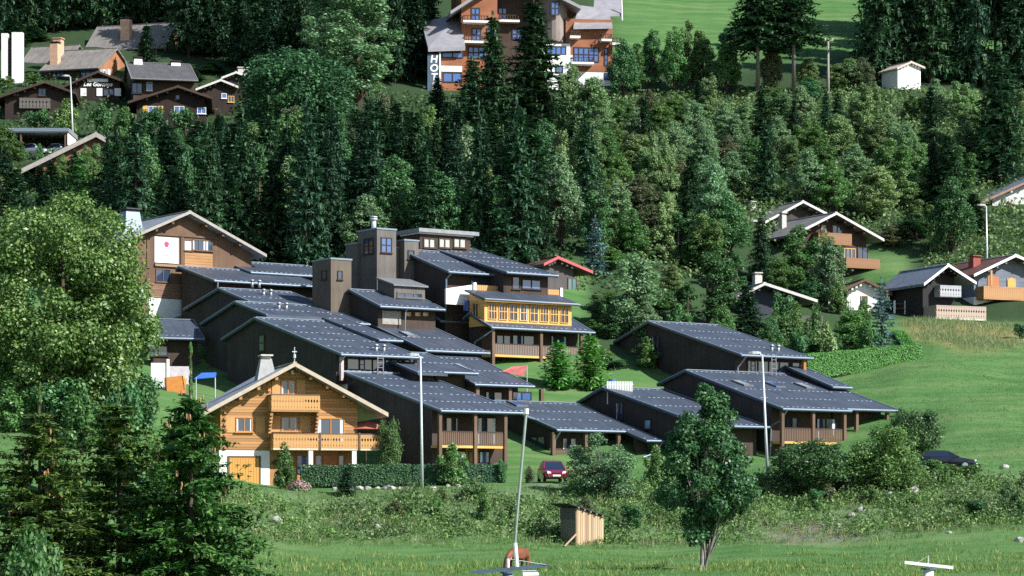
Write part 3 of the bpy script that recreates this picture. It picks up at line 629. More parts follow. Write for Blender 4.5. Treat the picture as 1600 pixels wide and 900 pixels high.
# ------------------------------------------------------------ gabled houses
def gable_house(name, label, apex, Y, th, le, re, depth, base_py, oh=1.0, ohl=.9, ohr=.9, roofm=None, wallm=None, edgem=None, thick=.24, cat='chalet', group=None, base_z=None, edge=.22):
    A = P(apex[0], apex[1], Y); zb = (YH - base_py) * Y / FP if base_z is None else base_z
    B = Bld(name, label, cat, A.x, A.y, zb, th, group); zr = A.z - zb
    def e(p_, d):
        k = solve(A, d, p_[0]); q = A + d * k; return k, (YH - p_[1]) * q.y / FP - zb
    xl, zl = e(le, -B.u); xr, zr_ = e(re, B.u); xl = -xl
    B.xl, B.xr, B.zl, B.zrr, B.zr, B.oh, B.depth = xl, xr, zl, zr_, zr, oh, depth
    rm = roofm or M_ROOF(); em = edgem or plain('pale_bargeboard', (.5, .47, .42), .7)
    ro = B.add('roof', MB().prism([(0, 0, zr), (xl, 0, zl), (xl, depth, zl), (0, depth, zr)], (0, 0, -thick)), rm)
    B.add('roof', MB().prism([(0.001, 0, zr), (xr, 0, zr_), (xr, depth, zr_), (0.001, depth, zr)], (0, 0, -thick)), rm)
    bb = MB(); bb.prism([(0, -.05, zr + .05), (xl - .03, -.05, zl + .05), (xl - .03, -.05, zl - edge), (0, -.05, zr - edge)], (0, .048, 0))
    bb.prism([(.002, -.05, zr + .05), (xr + .03, -.05, zr_ + .05), (xr + .03, -.05, zr_ - edge), (.002, -.05, zr - edge)], (0, .048, 0))
    B.add('bargeboard', bb, em)
    B.add('ridge_cap', MB().box(-.12, .12, 0.02, depth, zr + .0, zr + .08), em)
    wl, wr = xl + ohl, xr - ohr; zz = lambda x: (zr + (zl - zr) * x / xl if x < 0 else zr + (zr_ - zr) * x / xr) - thick - .01
    B.add('wall', MB().prism([(wl, oh, -.5), (wl, oh, zz(wl)), (0, oh, zz(0)), (wr, oh, zz(wr)), (wr, oh, -.5)], (0, depth - 2 * oh, 0)), wallm or M_DARKB())
    for fx in (.25, .5, .75):
        for s_, xx in ((-1, wl), (1, wr)):
            x = xx * fx; B.add('purlin', MB().box(x - .1, x + .1, .12, oh, zz(x) - .24, zz(x) - .02), wallm or M_DARKB())
    B.front = Face(B, 'y', oh); B.left = Face(B, 'l', wl); B.right = Face(B, 'r', wr); B.wl, B.wr, B.zz = wl, wr, zz
    return B
def chimney(B, px0, px1, top, base, y, mat, d=.8, capm=None, taper=1.0, name='chimney'):
    f = Face(B, 'y', y); a0, a1, z0, z1 = f.r(px0, top, px1, base); m_ = (a0 + a1) / 2; hw = (a1 - a0) / 2
    mb = MB().loft([[(m_ + sx * hw * k, y + d / 2 + sy * d / 2 * k, z) for sx, sy in ((-1, -1), (1, -1), (1, 1), (-1, 1))] for z, k in ((z0 - .8, taper), (z1, 1 / taper if taper > 1 else 1))])
    c_ = B.add(name, mb, mat); k = hw / (taper if taper > 1 else 1)
    cp = MB().box(m_ - k * .8, m_ + k * .8, y + .12, y + d - .12, z1, z1 + .18); cp.box(m_ - k * 1.15, m_ + k * 1.15, y - .08, y + d + .08, z1 + .18, z1 + .28)
    B.add('chimney_cap', cp, capm or mat, c_); return c_

# timber house with poster
H1 = gable_house('timber_house', 'big brown timber house with grey roof and a white poster on its gable', (297, 330), 226, 35, (178, 382), (416, 398), 14.8, 520, 1.1, 1.0, .9, tiles('pale_grey_tiles', (.24, .27, .31), .35, .35, .5), wood('mid_brown_boards', (.15, .09, .058), 'z', .22, .75, .35, .45), plain('grey_bargeboard', (.33, .3, .27), .75))
f = H1.front
f.panel('tie_beam', 229, 367, 340, 370, M_POST(), .12); f.panel('tie_beam', 241, 413, 283, 417, wood('worn_beam', (.3, .2, .13), 'x', .3), .2)
for px in (229, 282): f.panel('timber_post', px, 371, px + 5, 419, M_POST(), .1)
po = f.panel('poster', 241, 371, 278, 411, plain('white_poster_board', (.8, .79, .78), .6, .03), .09)
a0, a1, z0, z1 = f.r(241, 371, 278, 411)
fb = MB(); cx, cz = (a0 + a1) / 2, z1 - .62
fb.prism([(cx + .24 * math.cos(k) * (1 + .12 * math.sin(3 * k)), f.c - .092, cz + .27 * math.sin(k)) for k in np.linspace(0, 2 * math.pi, 16)[:-1]], (0, -.01, 0)); H1.add('red_flower_emblem', fb, plain('poster_red', (.75, .05, .12), .6), po)
tx = MB()
for k in range(9): q = a0 + .25 + k * (a1 - a0 - .5) / 9; tx.box(q, q + .17, f.c - .1, f.c - .091, cz - .82 - (.08 if k % 3 else 0), cz - .62 + (.1 if k % 4 == 0 else 0))
H1.add('faint_lettering', tx, plain('faint_grey_print', (.62, .62, .64), .6), po)
H1.add('red_line', MB().box(a0 + .1, a1 - .1, f.c - .1, f.c - .091, z0 + .62, z0 + .7), plain('faded_red_print', (.5, .25, .22), .6), po)
f.window(287, 375, 300, 392, M_POST(), 1, 1, pane=M_CURT()); f.window(300, 375, 332, 392, M_POST(), 3, 1, curtain=True)
for k in range(5): f.panel('plank', 288, 396 + k * 4.3, 332, 400 + k * 4.3, wood('light_brown_plank', (.4, .22, .1), 'x', .2), .05)
f.window(243, 420, 266, 441, M_POST(), 2, 1)
for k in range(6): f.panel('plank', 232, 443 + k * 3.8, 283, 446.4 + k * 3.8, wood('pink_brown_plank', (.26, .15, .1), 'x', .2), .04)
f.panel('white_wall_panel', 232, 467, 284, 497, M_WHITE(), .12)
chimney(H1, 196, 222, 330, 362, 4.0, plain('blue_grey_sheet', (.2, .24, .3), .45, .08, 3, .3), 1.6, plain('dark_cap', (.05, .05, .06), .6), 1.25)
LT = residence('low slate canopy at the foot of the white panel beside the leafy tree', (222, 498), 217, 303, (237, 527), back=.3, setback=1.0, th=20, base=10.0)
LT.front.window(232, 540, 262, 556, M_DARKB(), 2, 1)

# honey coloured chalet in front
C1 = gable_house('wooden_chalet', 'honey coloured wooden chalet with carved balconies and white garage base', (461, 567), 176.5, 16, (319, 644), (606, 646), 12.5, 763, 1.25, 1.3, 1.9, tiles('grey_slate_roof', (.3, .335, .39), .3, .3, .5, .3, .25), M_HONEY(), plain('cream_bargeboard', (.47, .39, .3), .7, .15), .26, edge=.24)
f = C1.front; B = C1; cf_ = f.c
zbase = f.uv(400, 704)[1]; B.add('white_base', MB().box(B.wl - .06, B.ray(421, 730, 'y', cf_).x, cf_ - .06, B.depth - 1.3, -.6, zbase), M_WHITE())
k = 0; z = zbase + .05; xw = B.ray(421, 640, 'y', cf_).x
wallp = MB()
fac = B.add('facade', MB().box(B.wl, B.wr, cf_ - .02, cf_ - .005, zbase + .01, zbase + 2.5), M_HONEY())
pm = [wood('honey_plank_%d' % i, tuple(c * q for c in (.42, .22, .092)), 'x', 3.0, .6, .25, 0.0) for i, q in enumerate((.82, 1.0, 1.14))]
while True:
    zt = z + .2
    xa = max(B.wl + .02, -(B.zr - .4 - zt) / (B.zr - B.zl) * -B.xl) if zt < B.zr - .4 else 0
    # clip the course to the gable
    fr_ = lambda s_: (B.zz(0) - zt) / (B.zz(0) - B.zz(s_)) * s_
    xa = max(B.wl + .02, fr_(B.wl)); xb = min(B.wr - .02, fr_(B.wr))
    if xb - xa < .4: break
    piece('plank', fac, pm[k % 3] if random.random() < .7 else random.choice(pm), xa, xb, cf_ - .065, cf_ - .02, z, z + .185); z += .2; k += 1
fp = Face(B, 'y', cf_ - .066)
for q in (352, 420): # log corner ends
    a = fp.uv(q, 680)[0]
    for i in range(24):
        if zbase + .1 + i * .2 < B.zz(a) - .2 and i % 2 == 0: piece('log_end', fac, pm[i % 3], a - .09, a + .09, cf_ - .24, cf_ - .067, zbase + .1 + i * .2, zbase + .27 + i * .2)
SH = M_HONEYL(); FRM = wood('window_honey', (.52, .24, .07), 'x', 1, .5)
fp.window(439, 594, 461, 617, FRM, 2, 1, shutters=(SH, ((425, 438), (463, 477))), curtain=True)
fp.window(368, 652, 395, 675, FRM, 2, 1, shutters=(SH, ((352, 367), (399, 414))), curtain=True)
fp.window(439, 651, 465, 674, FRM, 2, 1, shutters=(SH, ((423, 438), (468, 485))), curtain=True)
fp.window(495, 653, 538, 695, FRM, 2, 1, sill=False, curtain=True)
fb_ = Face(B, 'y', cf_ - 1.3)
a0, a1, z0, z1 = fb_.r(424, 616, 500, 643); f.balcony(a0, a1, z0 + .12, z1, 1.3, SH, M_POST(), .2, .96, .14, M_HONEY(), fancy=True)
a0, a1, z0, z1 = fb_.r(427, 677, 597, 703); f.balcony(a0, a1, z0 + .14, z1, 1.3, SH, M_POST(), .2, .96, .16, plain('cream_slab', (.6, .5, .34), .8), fancy=True)
for px in (500.0, 561.5): a = fb_.uv(px, 690)[0]; B.add('rail_post', MB().box(a - .07, a + .07, cf_ - 1.36, cf_ - 1.26, z0, z1 + .05), M_POST())
for px in (425, 498):                            # carved consoles carrying the upper balcony
    a = fb_.uv(px, 650)[0]; zu = fb_.uv(px, 644)[1]
    for i in range(7): piece('console_log', B.root, pm[i % 3], a - .1, a + .1, cf_ - 1.2 + i * .14, cf_ - .067, zu - .24 * (i + 1), zu - .24 * i - .03)
xg0, xg1, zg0, zg1 = f.r(358, 715, 404, 762)
gd = B.add('garage_door', MB().box(xg0, xg1, cf_ - .1, cf_ - .06, -.4, zg1), wood('garage_wood', (.6, .3, .08), 'z', 2, .6, .15, 0))
for i in range(11): x0 = xg0 + (xg1 - xg0) * i / 11; piece('board', gd, MATS['garage_wood'], x0 + .01, x0 + (xg1 - xg0) / 11 - .01, cf_ - .13, cf_ - .1, -.3, zg1 - .03)
B.add('door_frame', MB().box(xg0 - .12, xg0, cf_ - .12, cf_ - .06, -.4, zg1 + .12).box(xg1, xg1 + .14, cf_ - .12, cf_ - .06, -.4, zg1 + .12).box(xg0, xg1, cf_ - .12, cf_ - .06, zg1, zg1 + .12), M_POST())
# ground floor under the balcony
rd = plain('red_brown_door', (.4, .13, .04), .6)
f.panel('ground_floor_wall', 421, 706, 560, 760, wood('orange_ground_wall', (.36, .17, .07), 'z', .2), -.3, -.5)
g2 = Face(B, 'y', cf_ - .0)
for x0, x1 in ((463, 482), (492, 503), (528, 538)): g2.window(x0, 711, x1, 740, rd, 1, 1, pane=M_BLUEG(), sill=False)
g2.panel('entrance_door', 505, 711, 526, 750, rd, .06)
for px in (486, 554): a = fb_.uv(px, 715)[0]; B.add('white_pillar', MB().box(a - .15, a + .15, cf_ - 1.25, cf_ - .95, -.5, z0 + .0), M_WHITE())
chimney(B, 405, 429, 560, 588, 4.5, plain('grey_cement_flue', (.34, .34, .33), .85), 1.1, plain('pale_cap', (.6, .55, .48), .8), 1.45)
fn = MB().tube([(0, .2, B.zr), (0, .2, B.zr + 1.1)], .035, 6); fn.box(-.16, .16, .17, .23, B.zr + .75, B.zr + .82); fn.tube([(0, .2, B.zr + .35), (0, .2, B.zr + .6)], .1, 8); B.add('finial', fn, M_GALV())
B.add('gable_lantern', MB().tube([fp.lim(0, 0, .15, .15, 0, 0)[:1] + (cf_ - .3, B.zr - .75), (0, cf_ - .3, B.zr - .5)], .1, 8), M_WHITE())
# outdoor parasol behind the balcony
pz = P(572, 657, 180); pr = empty('parasol', (pz.x, pz.y, T(pz.x, pz.y)), 0, 'terracotta parasol beside the chalet balcony', 'parasol'); hh = pz.z - T(pz.x, pz.y)
MB().tube([(0, 0, hh - .62), (0, 0, hh - .25), (0, 0, hh)], [1.5, .8, .05], 8).build('canopy', plain('terracotta_canvas', (.42, .13, .08), .8), pr); MB().tube([(0, 0, 0), (0, 0, hh - .1)], .03, 6).build('pole', M_POST(), pr)

# right-hand chalets
EDG = plain('sunbleached_bargeboard', (.55, .53, .5), .7)
WGR = tiles('weathered_grey_roof', (.17, .165, .16), .4, .4, .75, .3, .4)
C3 = gable_house('hillside_chalet', 'dark chalet with grey roof, upper one of the close pair below the wood', (1255, 314), 272, 28, (1196, 346), (1311, 343), 14, 430, 1.2, 1.0, 1.0, WGR, M_DARK(), EDG)
chimney(C3, 1173, 1181, 318, 346, 5.5, plain('dirty_white_flue', (.45, .43, .4), .8), .7)
C4 = gable_house('hillside_chalet', 'dark chalet with two wooden balconies, lower one of the close pair above the lawn', (1307, 332), 262, 28, (1240, 366), (1381, 374), 13, 480, 1.4, 1.0, 1.2, WGR, M_DARKB(), EDG)
f = C4.front; fb_ = Face(C4, 'y', f.c - 1.2); BR = wood('balcony_brown', (.28, .15, .085), 'x', .2)
a0, a1, z0, z1 = fb_.r(1279, 364, 1331, 382); f.balcony(a0, a1, z0 + .12, z1, 1.2, BR, BR, .2, .92, .14, BR)
a0, a1, z0, z1 = fb_.r(1322, 404, 1375, 419); f.balcony(a0, a1, z0 + .12, z1, 1.2, BR, BR, .2, .92, .14, BR)
f.window(1283, 352, 1290, 364, M_YEL(), 1, 1); f.window(1300, 352, 1316, 366, M_POST(), 2, 1); f.window(1318, 388, 1336, 405, M_YEL(), 3, 1); f.window(1340, 386, 1356, 405, M_POST(), 2, 1)
chimney(C4, 1222, 1229, 336, 362, 6, plain('dirty_white_flue', (.45, .43, .4), .8), .7)
C4a = gable_house('garage_annex', 'white annex with brown tiled roof below the paired dark chalets', (1352, 436), 250, 8, (1318, 452), (1394, 458), 6, 490, .6, .5, .5, tiles('brown_tile', (.16, .1, .08)), M_WHITE(), M_POST(), cat='annex')
C4a.front.window(1345, 462, 1356, 476, M_YEL(), 1, 1)
C5 = gable_house('hidden_chalet', 'dark chalet with pale roof edge and stone chimney among trees, behind the hedge house', (1195, 442), 238, 14, (1150, 464), (1277, 469), 9, 520, 1.2, .8, 1.3, WGR, wood('slate_blue_boards', (.05, .055, .07), 'z', .2), EDG)
chimney(C5, 1180, 1191, 430, 445, 2.5, plain('pale_stone_flue', (.5, .48, .44), .8), .8)
fb_ = Face(C5, 'y', C5.oh - 1.2); a0, a1, z0, z1 = fb_.r(1210, 493, 1286, 512); C5.front.balcony(a0, a1, z0 + .1, z1, 1.2, M_GREYB(), M_GREYB(), .2, .8)
a = fb_.uv(1276, 500)[0]; C5.add('post', MB().box(a - .1, a + .1, C5.oh - 1.2, C5.oh - 1.0, -.8, z0), M_POST())
C5b = gable_house('hidden_chalet', 'grey roof and pale chimney showing between trees behind the hedge house', (1068, 474), 240, -20, (1030, 492), (1128, 500), 8, 530, 1.0, .8, .8, WGR, M_WHITE(), EDG)
chimney(C5b, 1048, 1058, 462, 486, 2, plain('pale_stone_flue', (.5, .48, .44), .8), .8)
C6 = gable_house('barn_chalet', 'small black boarded hut with white edged roof and carved grey deck', (1482, 413), 246, 24, (1444, 443), (1525, 441), 8.5, 506, 1.3, .7, 1.6, tiles('blue_grey_sheet_roof', (.17, .2, .25), .5, .5, .5), wood('black_boards', (.03, .028, .03), 'z', .2), plain('white_painted_edge', (.8, .78, .76), .6), group=None)
f = C6.front; fb_ = Face(C6, 'y', f.c - 1.0); CB = wood('carved_grey_wood', (.42, .33, .27), 'z', .4); LG = wood('carved_light_grey', (.4, .4, .42), 'z', .4)
a0, a1, z0, z1 = fb_.r(1469, 446, 1502, 463); f.balcony(a0, a1, z0 + .05, z1, 1.0, LG, LG, .28, .95, .1, fancy=True)
fb_ = Face(C6, 'y', f.c - 2.2); a0, a1, z0, z1 = fb_.r(1463, 478, 1541, 500); f.balcony(a0, a1, z0 + .2, z1, 2.2, CB, CB, .28, .95, .2, plain('pale_beam', (.6, .55, .48), .7), fancy=True)
for px in (1466, 1502, 1539): a = fb_.uv(px, 505)[0]; C6.add('deck_post', MB().box(a - .1, a + .1, f.c - 2.15, f.c - 1.95, -1.2, z0), M_GREYB())
C7 = gable_house('right_chalet', 'grey boarded chalet with brown roof, orange balcony and white ground floor at right edge', (1587, 398), 254, 24, (1522, 429), (1655, 426), 11, 503, 1.2, .8, .8, tiles('red_brown_tiles', (.15, .07, .06)), wood('blue_grey_boards', (.16, .18, .22), 'x', .22, .8), plain('white_painted_edge', (.8, .78, .76), .6))
f = C7.front; zb_ = f.uv(1570, 466)[1]; C7.add('white_ground_floor', MB().box(C7.wl - .05, C7.wr + .05, f.c - .05, C7.depth - 1.2, -.6, zb_), M_WHITE())
OB = wood('orange_balcony_wood', (.45, .25, .12), 'z', .3); fb_ = Face(C7, 'y', f.c - 1.3)
a0, a1, z0, z1 = fb_.r(1537, 449, 1640, 469); f.balcony(a0, a1, z0 + .12, z1, 1.3, OB, OB, .22, .93, .14, OB)
sh = f.panel('shutter', 1543, 432, 1560, 449, wood('orange_shutter', (.5, .2, .08), 'z', .2), .06); f.panel('arched_door', 1573, 435, 1587, 460, OB, .06); f.panel('balcony_post', 1536, 424, 1539, 450, OB, 1.3, 1.2)
fw = Face(C7, 'y', f.c - .052); fw.window(1546, 475, 1560, 490, M_WHITE(), 1, 1)
def arch(F_, x0, y0, x1, y1, mat, name):
    a0, a1, z0, z1 = F_.r(x0, y0, x1, y1); r = (a1 - a0) / 2; m_ = (a0 + a1) / 2; ps = [(a0, z0), (a1, z0)] + [(m_ + r * math.cos(k), z1 - r + r * math.sin(k)) for k in np.linspace(0, math.pi, 9)]
    return F_.B.add(name, MB().prism([(a, F_.c, z) for a, z in ps], (0, -.06, 0)), mat)
arch(fw, 1577, 472, 1588, 502, plain('plum_brown_door', (.1, .03, .035), .6), 'arched_door'); arch(Face(C7, 'y', f.c - .062), 1574, 434, 1586, 452, M_YEL(), 'arched_door_leaf')
chimney(C7, 1521, 1532, 403, 424, 4, plain('red_brick_flue', (.28, .08, .06), .85), .9)
C8 = gable_house('edge_chalet', 'house with blue grey roof cut off by the right picture edge below the wood', (1652, 262), 288, 20, (1521, 321), (1760, 318), 10, 345, 1.0, 3.0, 1, tiles('blue_grey_sheet_roof', (.17, .2, .25)), plain('grey_white_wall', (.5, .5, .5), .8), plain('rust_edge', (.28, .16, .11), .7))
C8.front.panel('red_shutter', 1575, 318, 1584, 335, plain('faded_red', (.35, .12, .1), .7), .08)
HT = gable_house('white_hut', 'small white hut with low roof at the edge of the dark spruces', (1424, 96), 342, 30, (1402, 106), (1445, 105), 4.2, 140, .4, .4, .4, plain('tin_roof', (.5, .42, .36), .6), M_WHITE(), plain('tin_roof', (.5, .42, .36), .6), .14, cat='hut')
CB_ = gable_house('garden_cabin', 'dark garden cabin with red roof edge behind the conservatory', (872, 401), 236, 30, (850, 412), (926, 424), 5, 470, .8, .4, 1.6, plain('brown_felt', (.1, .06, .05), .8), wood('grey_purple_boards', (.1, .085, .085), 'z', .2), plain('red_painted_edge', (.45, .1, .1), .6), cat='cabin')
CB_.front.window(887, 434, 901, 458, M_GREYB(), 2, 1, pane=glass('green_glass', (.1, .2, .2), .15))

# ------------------------------------------------------------ hotel on the slope
A = P(721, 150, 345); HZ = A.z
HO = Bld('hotel', 'big brown and white hotel with blue windows among the firs near the top', 'hotel', A.x, A.y, HZ, 8)
RB = wood('red_brown_cladding', (.31, .125, .065), 'x', .3, .7, .22, .35); GV = wood('grey_silver_cladding', (.27, .22, .2), 'z', .3, .85, .25, .5); ZR = plain('grey_zinc_roof', (.30, .29, .31), .55, .15, 1.0, .2)
def hb(name, x0, y0, x1, y1, c, depth, mat):
    q = Face(HO, 'y', c).r(x0, y0, x1, y1); return HO.add(name, MB().box(q[0], q[1], c, c + depth, q[2], q[3]), mat)
H0, HM, HW, HR = (Face(HO, 'y', c) for c in (0, -1.0, -2.0, -.5))
hb('main_wall', 721, -60, 777, 160, 0, 12, RB); hb('recess_wall', 777, -40, 846, 160, 2.0, 10, M_DARKB())
hb('wing_wall', 688, 76, 722, 160, -2, 9, RB); hb('right_wall', 884, 30, 957, 112, -.5, 10, RB); hb('stone_plinth', 884, 112, 957, 165, -.45, 10, M_WHITE())
wr = lambda px, py, c: HO.ray(px, py, 'y', c)
HO.add('wing_roof', MB().prism([wr(669, 75, -3), wr(727, 73, -3), wr(719, 20, 5), wr(659, 35, 5)], (0, 0, -.5)), ZR)
HO.add('main_roof', MB().prism([wr(704, 17, -1.8), wr(800, -45, -1.8), wr(800, -45, -1.8) + Vector((0, 14, 0)), wr(704, 17, -1.8) + Vector((0, 14, 0))], (0, 0, -.45)).prism([wr(800, -45, -1.8) + Vector((.01, 0, 0)), wr(908, 9, -1.8), wr(908, 9, -1.8) + Vector((0, 14, 0)), wr(800, -45, -1.8) + Vector((.01, 14, 0))], (0, 0, -.45)), ZR)
HO.add('right_roof', MB().prism([wr(896, 41, -1.6), wr(957, 40, -1.6), wr(950, 14, 4), wr(905, 8, 4)], (0, 0, -.4)), ZR)
HO.add('upper_right_roof', MB().prism([wr(927, 21, 2.5), wr(973, 21, 2.5), wr(966, -22, 9), wr(930, -22, 9)], (0, 0, -.4)), ZR)
HO.add('downpipe', MB().tube([wr(971, 0, 2.4), wr(972, 32, 2.4)], .12, 6), M_WHITE())
# curved bay
q = Face(HO, 'y', -1).r(846, -40, 892, 64); cx = (q[0] + q[1]) / 2; hw = (q[1] - q[0]) / 2
HO.add('curved_bay', MB().loft([[(cx + hw * math.cos(k), 2.5 - 4.2 * math.sin(k) * .8, z) for k in np.linspace(0, math.pi, 13)] for z in (q[2], q[3])]), GV)
HO.add('bay_arch', MB().prism([(cx + hw * math.cos(k) * .98, -.9 - math.sin(k) * .1, q[2] - .02 - .25 * (1 - math.sin(k))) for k in np.linspace(0, math.pi, 9)], (0, 2.5, 0)), M_DARK())
hb('white_base', 850, 86, 895, 165, -1.9, 5, M_WHITE()); hb('bay_window_wall', 848, 66, 891, 86, -.8, 3, M_WHITE())
BGL = glass('hotel_blue_glass', (.07, .14, .36), .12)
W_ = lambda F_, x0, y0, x1, y1, nx, ny: F_.window(x0, y0, x1, y1, M_DARK(), nx, ny, pane=BGL, sill=False, bar=.14)
W_(H0, 736, 12, 750, 33, 2, 2); W_(H0, 737, 44, 752, 65, 2, 2); W_(H0, 731, 73, 765, 92, 4, 2); W_(H0, 760, 44, 776, 60, 2, 1); W_(Face(HO, 'y', 2), 778, 12, 792, 32, 2, 2); W_(Face(HO, 'y', 2), 800, 45, 816, 62, 2, 2)
W_(HW, 690, 81, 724, 91, 2, 1); hb('white_band', 688, 103, 722, 112, -2.08, .5, M_WHITE()); W_(HW, 692, 113, 722, 129, 2, 1)
W_(Face(HO, 'y', -1.2), 861, 2, 874, 24, 2, 2); W_(Face(HO, 'y', -.82), 853, 72, 885, 86, 4, 1); W_(Face(HO, 'y', -1.92), 868, 102, 880, 114, 1, 1)
W_(HR, 896, 74, 936, 97, 5, 2); W_(HR, 944, 75, 950, 103, 1, 3); W_(Face(HO, 'y', -.46), 944, 114, 953, 125, 1, 1)
for F_, x0, x1, ys, d in ((H0, 724, 763, 35, 1.4), (H0, 726, 768, 67, 1.4), (HR, 891, 907, 59, 1.2), (HR, 940, 956, 64, 1.2), (HR, 957, 971, 70, 1.2), (HR, 893, 928, 100, 1.6), (Face(HO, 'y', 2), 778, 812, 34, 1.2)):
    ff = Face(HO, 'y', F_.c - d); a0, a1, z0, z1 = ff.r(x0, ys - 11, x1, ys); F_.balcony(a0, a1, z0 + .3, z1, d, M_DARKB(), M_DARKB(), .35, .25, .3, M_WHITE())
HO.add('red_towel', MB().box(*Face(HO, 'y', .6).lim(*Face(HO, 'y', .6).r(773, 22, 779, 28)[:2], 0, .1, *Face(HO, 'y', .6).r(773, 22, 779, 28)[2:])), plain('red_cloth', (.6, .04, .04), .8))
# vertical sign
sg = Face(HO, 'y', -2.6); a0, a1, z0, z1 = sg.r(668, 84, 686, 158)
SB = empty('hotel_sign', HO.O, R_(8), 'tall vertical sign with white HOTEL lettering on blue grey board', 'sign')
MB().box(a0, a1, -2.6, -2.35, z0, z1).build('board', plain('blue_grey_sign', (.07, .11, .16), .5), SB)
MB().box(a1 + .02, a1 + .22, -2.7, -2.3, z0, z1 + .2).build('white_side_rail', M_WHITE(), SB)
def text(s, x, y, z, size, parent, mat, name='letter', shear=0.0, rz=0):
    cu = bpy.data.curves.new(name, 'FONT'); cu.body = s; cu.size = size; cu.extrude = .02; cu.align_x = 'CENTER'; cu.align_y = 'CENTER'; cu.shear = shear; cu.offset = size * .03
    cu.materials.append(mat); tmp = bpy.data.objects.new('tmp', cu); COL.objects.link(tmp); dg = bpy.context.evaluated_depsgraph_get(); me_ = bpy.data.meshes.new_from_object(tmp.evaluated_get(dg)); bpy.data.objects.remove(tmp); me_.materials.clear(); me_.materials.append(mat)
    o = obj(name, me_, parent, (x, y, z)); o.rotation_euler = (R_(90), 0, rz); return o
for i, ch in enumerate('HOTEL'): text(ch, (a0 + a1) / 2 + .05, -2.64, z1 - .75 - i * 1.2, 1.35, SB, M_WHITE(), 'letter', .15)

# ------------------------------------------------------------ houses at the upper left
SHG = shingle('grey_wood_shingle', (.2, .185, .17), .5, .35); ORW = wood('orange_red_cladding', (.36, .17, .09), 'z', .3, .7, .25, .3); MAR = wood('maroon_boards', (.12, .04, .035), 'z', .3)
kw = dict(front=True, guards=False, roofm=SHG, name='shingled_house', group=None, trimm=plain('shingle_edge', (.2, .19, .18), .85))
L3 = residence('large shingle roofed house with orange gable at the upper left', (152, 42), 362, 278, (130, 80), back=5, th=-15, wallmat=MAR, endm=ORW, setback=1.0, **kw)
chimney(L3, 188, 202, 30, 56, -3.0, plain('peach_flue', (.6, .36, .24), .8), 1.0, M_DARK())
L2 = residence('long shingle roofed house with peach chimney stacks beside the white slabs', (93, 80), 345, 184, (62, 110), back=5, th=-15, wallmat=MAR, endm=ORW, setback=1.2, **kw)
chimney(L2, 78, 90, 68, 92, -4.5, plain('peach_flue', (.6, .36, .24), .8), 1.0, M_DARK()); chimney(L2, 83, 95, 62, 84, -2., plain('peach_flue', (.6, .36, .24), .8), 1.0)
for x0, x1 in ((83, 100), (126, 150)): L2.front.window(x0, 108, x1, 121, M_DARK(), 3, 1, pane=M_BLUEG())
for px in (160, 168): x = L2.ray(px, 110, 'y', -L2.R + .2).x; L2.add('white_post', MB().box(x - .25, x + .25, -L2.R, -L2.R + .5, 0, L2.zz(-L2.R) - .25), M_WHITE())
L2b = residence('low shingle roof left of the peach chimney stacks', (50, 74), 352, 125, (30, 102), back=4, th=-15, wallmat=MAR, setback=1.0, **kw)
L2b.front.window(40, 118, 58, 130, M_WHITE(), 3, 1, pane=M_BLUEG())
kw['roofm'] = tiles('charcoal_shingle', (.085, .085, .09), .3, .4, .8); kw['name'] = 'slate_house'
L4 = residence('charcoal roofed house with two white chimneys at the upper left', (196, 97), 335, 297, (205, 122), back=4, th=12, wallmat=M_DARK(), setback=1.4, **kw)
for a, b, c_, d_ in ((209, 223, 92, 100), (267, 283, 98, 110)): chimney(L4, a, b, c_, d_, -1.5, M_WHITE(), 1.2, M_DARK(), 1.15)
L4.front.window(229, 128, 238, 142, M_WHITE(), 1, 1, pane=BGL); L4.front.window(206, 128, 222, 146, M_DARKB(), 2, 1)
WS = empty('white_slabs', P(20, 140, 338), 0, 'pair of tall white slab walls at the far upper left', 'chimney wall')
for k, (x0, x1, t_, b_) in enumerate(((2, 12, 52, 150), (19, 36, 51, 150))):
    o_ = P(20, 140, 338); MB().box((x0 - 20) / FP * 338, (x1 - 20) / FP * 338, k * -.3, k * -.3 + .9, -2, (140 - t_) / FP * 338).build('slab', M_WHITE(), WS)
MB().box((12 - 20) / FP * 338, (19 - 20) / FP * 338, .3, .6, -2, 6.6).build('dark_infill', M_DARK(), WS)
DB = wood('very_dark_boards', (.035, .024, .02), 'z', .2); EB = wood('dark_brown_edge', (.07, .045, .035), 'x', .3)
L5 = gable_house('guest_house', 'dark gabled guest house with white signs and pale shutters at upper left', (153, 111), 328, 4, (98, 135), (190, 125), 10, 168, .8, .8, .3, EB, DB, EB)
f = L5.front; f.panel('sign_board', 136, 123, 169, 128, M_WHITE(), .08)
a, z = f.uv(153, 132.2); text('Les Gorneys', a, f.c - .12, z, .72, L5.root, M_WHITE(), 'lettering', .3)
for x0, x1 in ((126, 135), (151, 160), (179, 189)): f.panel('pale_shutter', x0, 138, x1, 150, M_WHITE(), .1)
f.window(162, 139, 170, 149, M_DARKB(), 1, 1); f.window(171, 139, 178, 149, M_DARKB(), 1, 1)
L6 = gable_house('dark_chalet', 'low dark chalet with carved gable board left of the guest house', (70, 127), 318, 6, (-6, 152), (119, 145), 9, 180, .9, 1.0, .6, EB, DB, EB)
f = L6.front; fb_ = Face(L6, 'y', f.c - .6); a0, a1, z0, z1 = fb_.r(30, 153, 78, 168); f.balcony(a0, a1, z0, z1, .6, M_GREYB(), M_GREYB(), .4, .9, .1, fancy=True)
f.window(20, 140, 30, 150, M_DARKB(), 1, 1); f.window(60, 138, 72, 150, M_DARKB(), 2, 1)
L7 = gable_house('dark_chalet', 'dark gabled chalet with orange shutters behind the roadside firs', (278, 134), 312, 6, (200, 159), (331, 152), 10, 200, 1.0, 1.0, .8, EB, DB, EB)
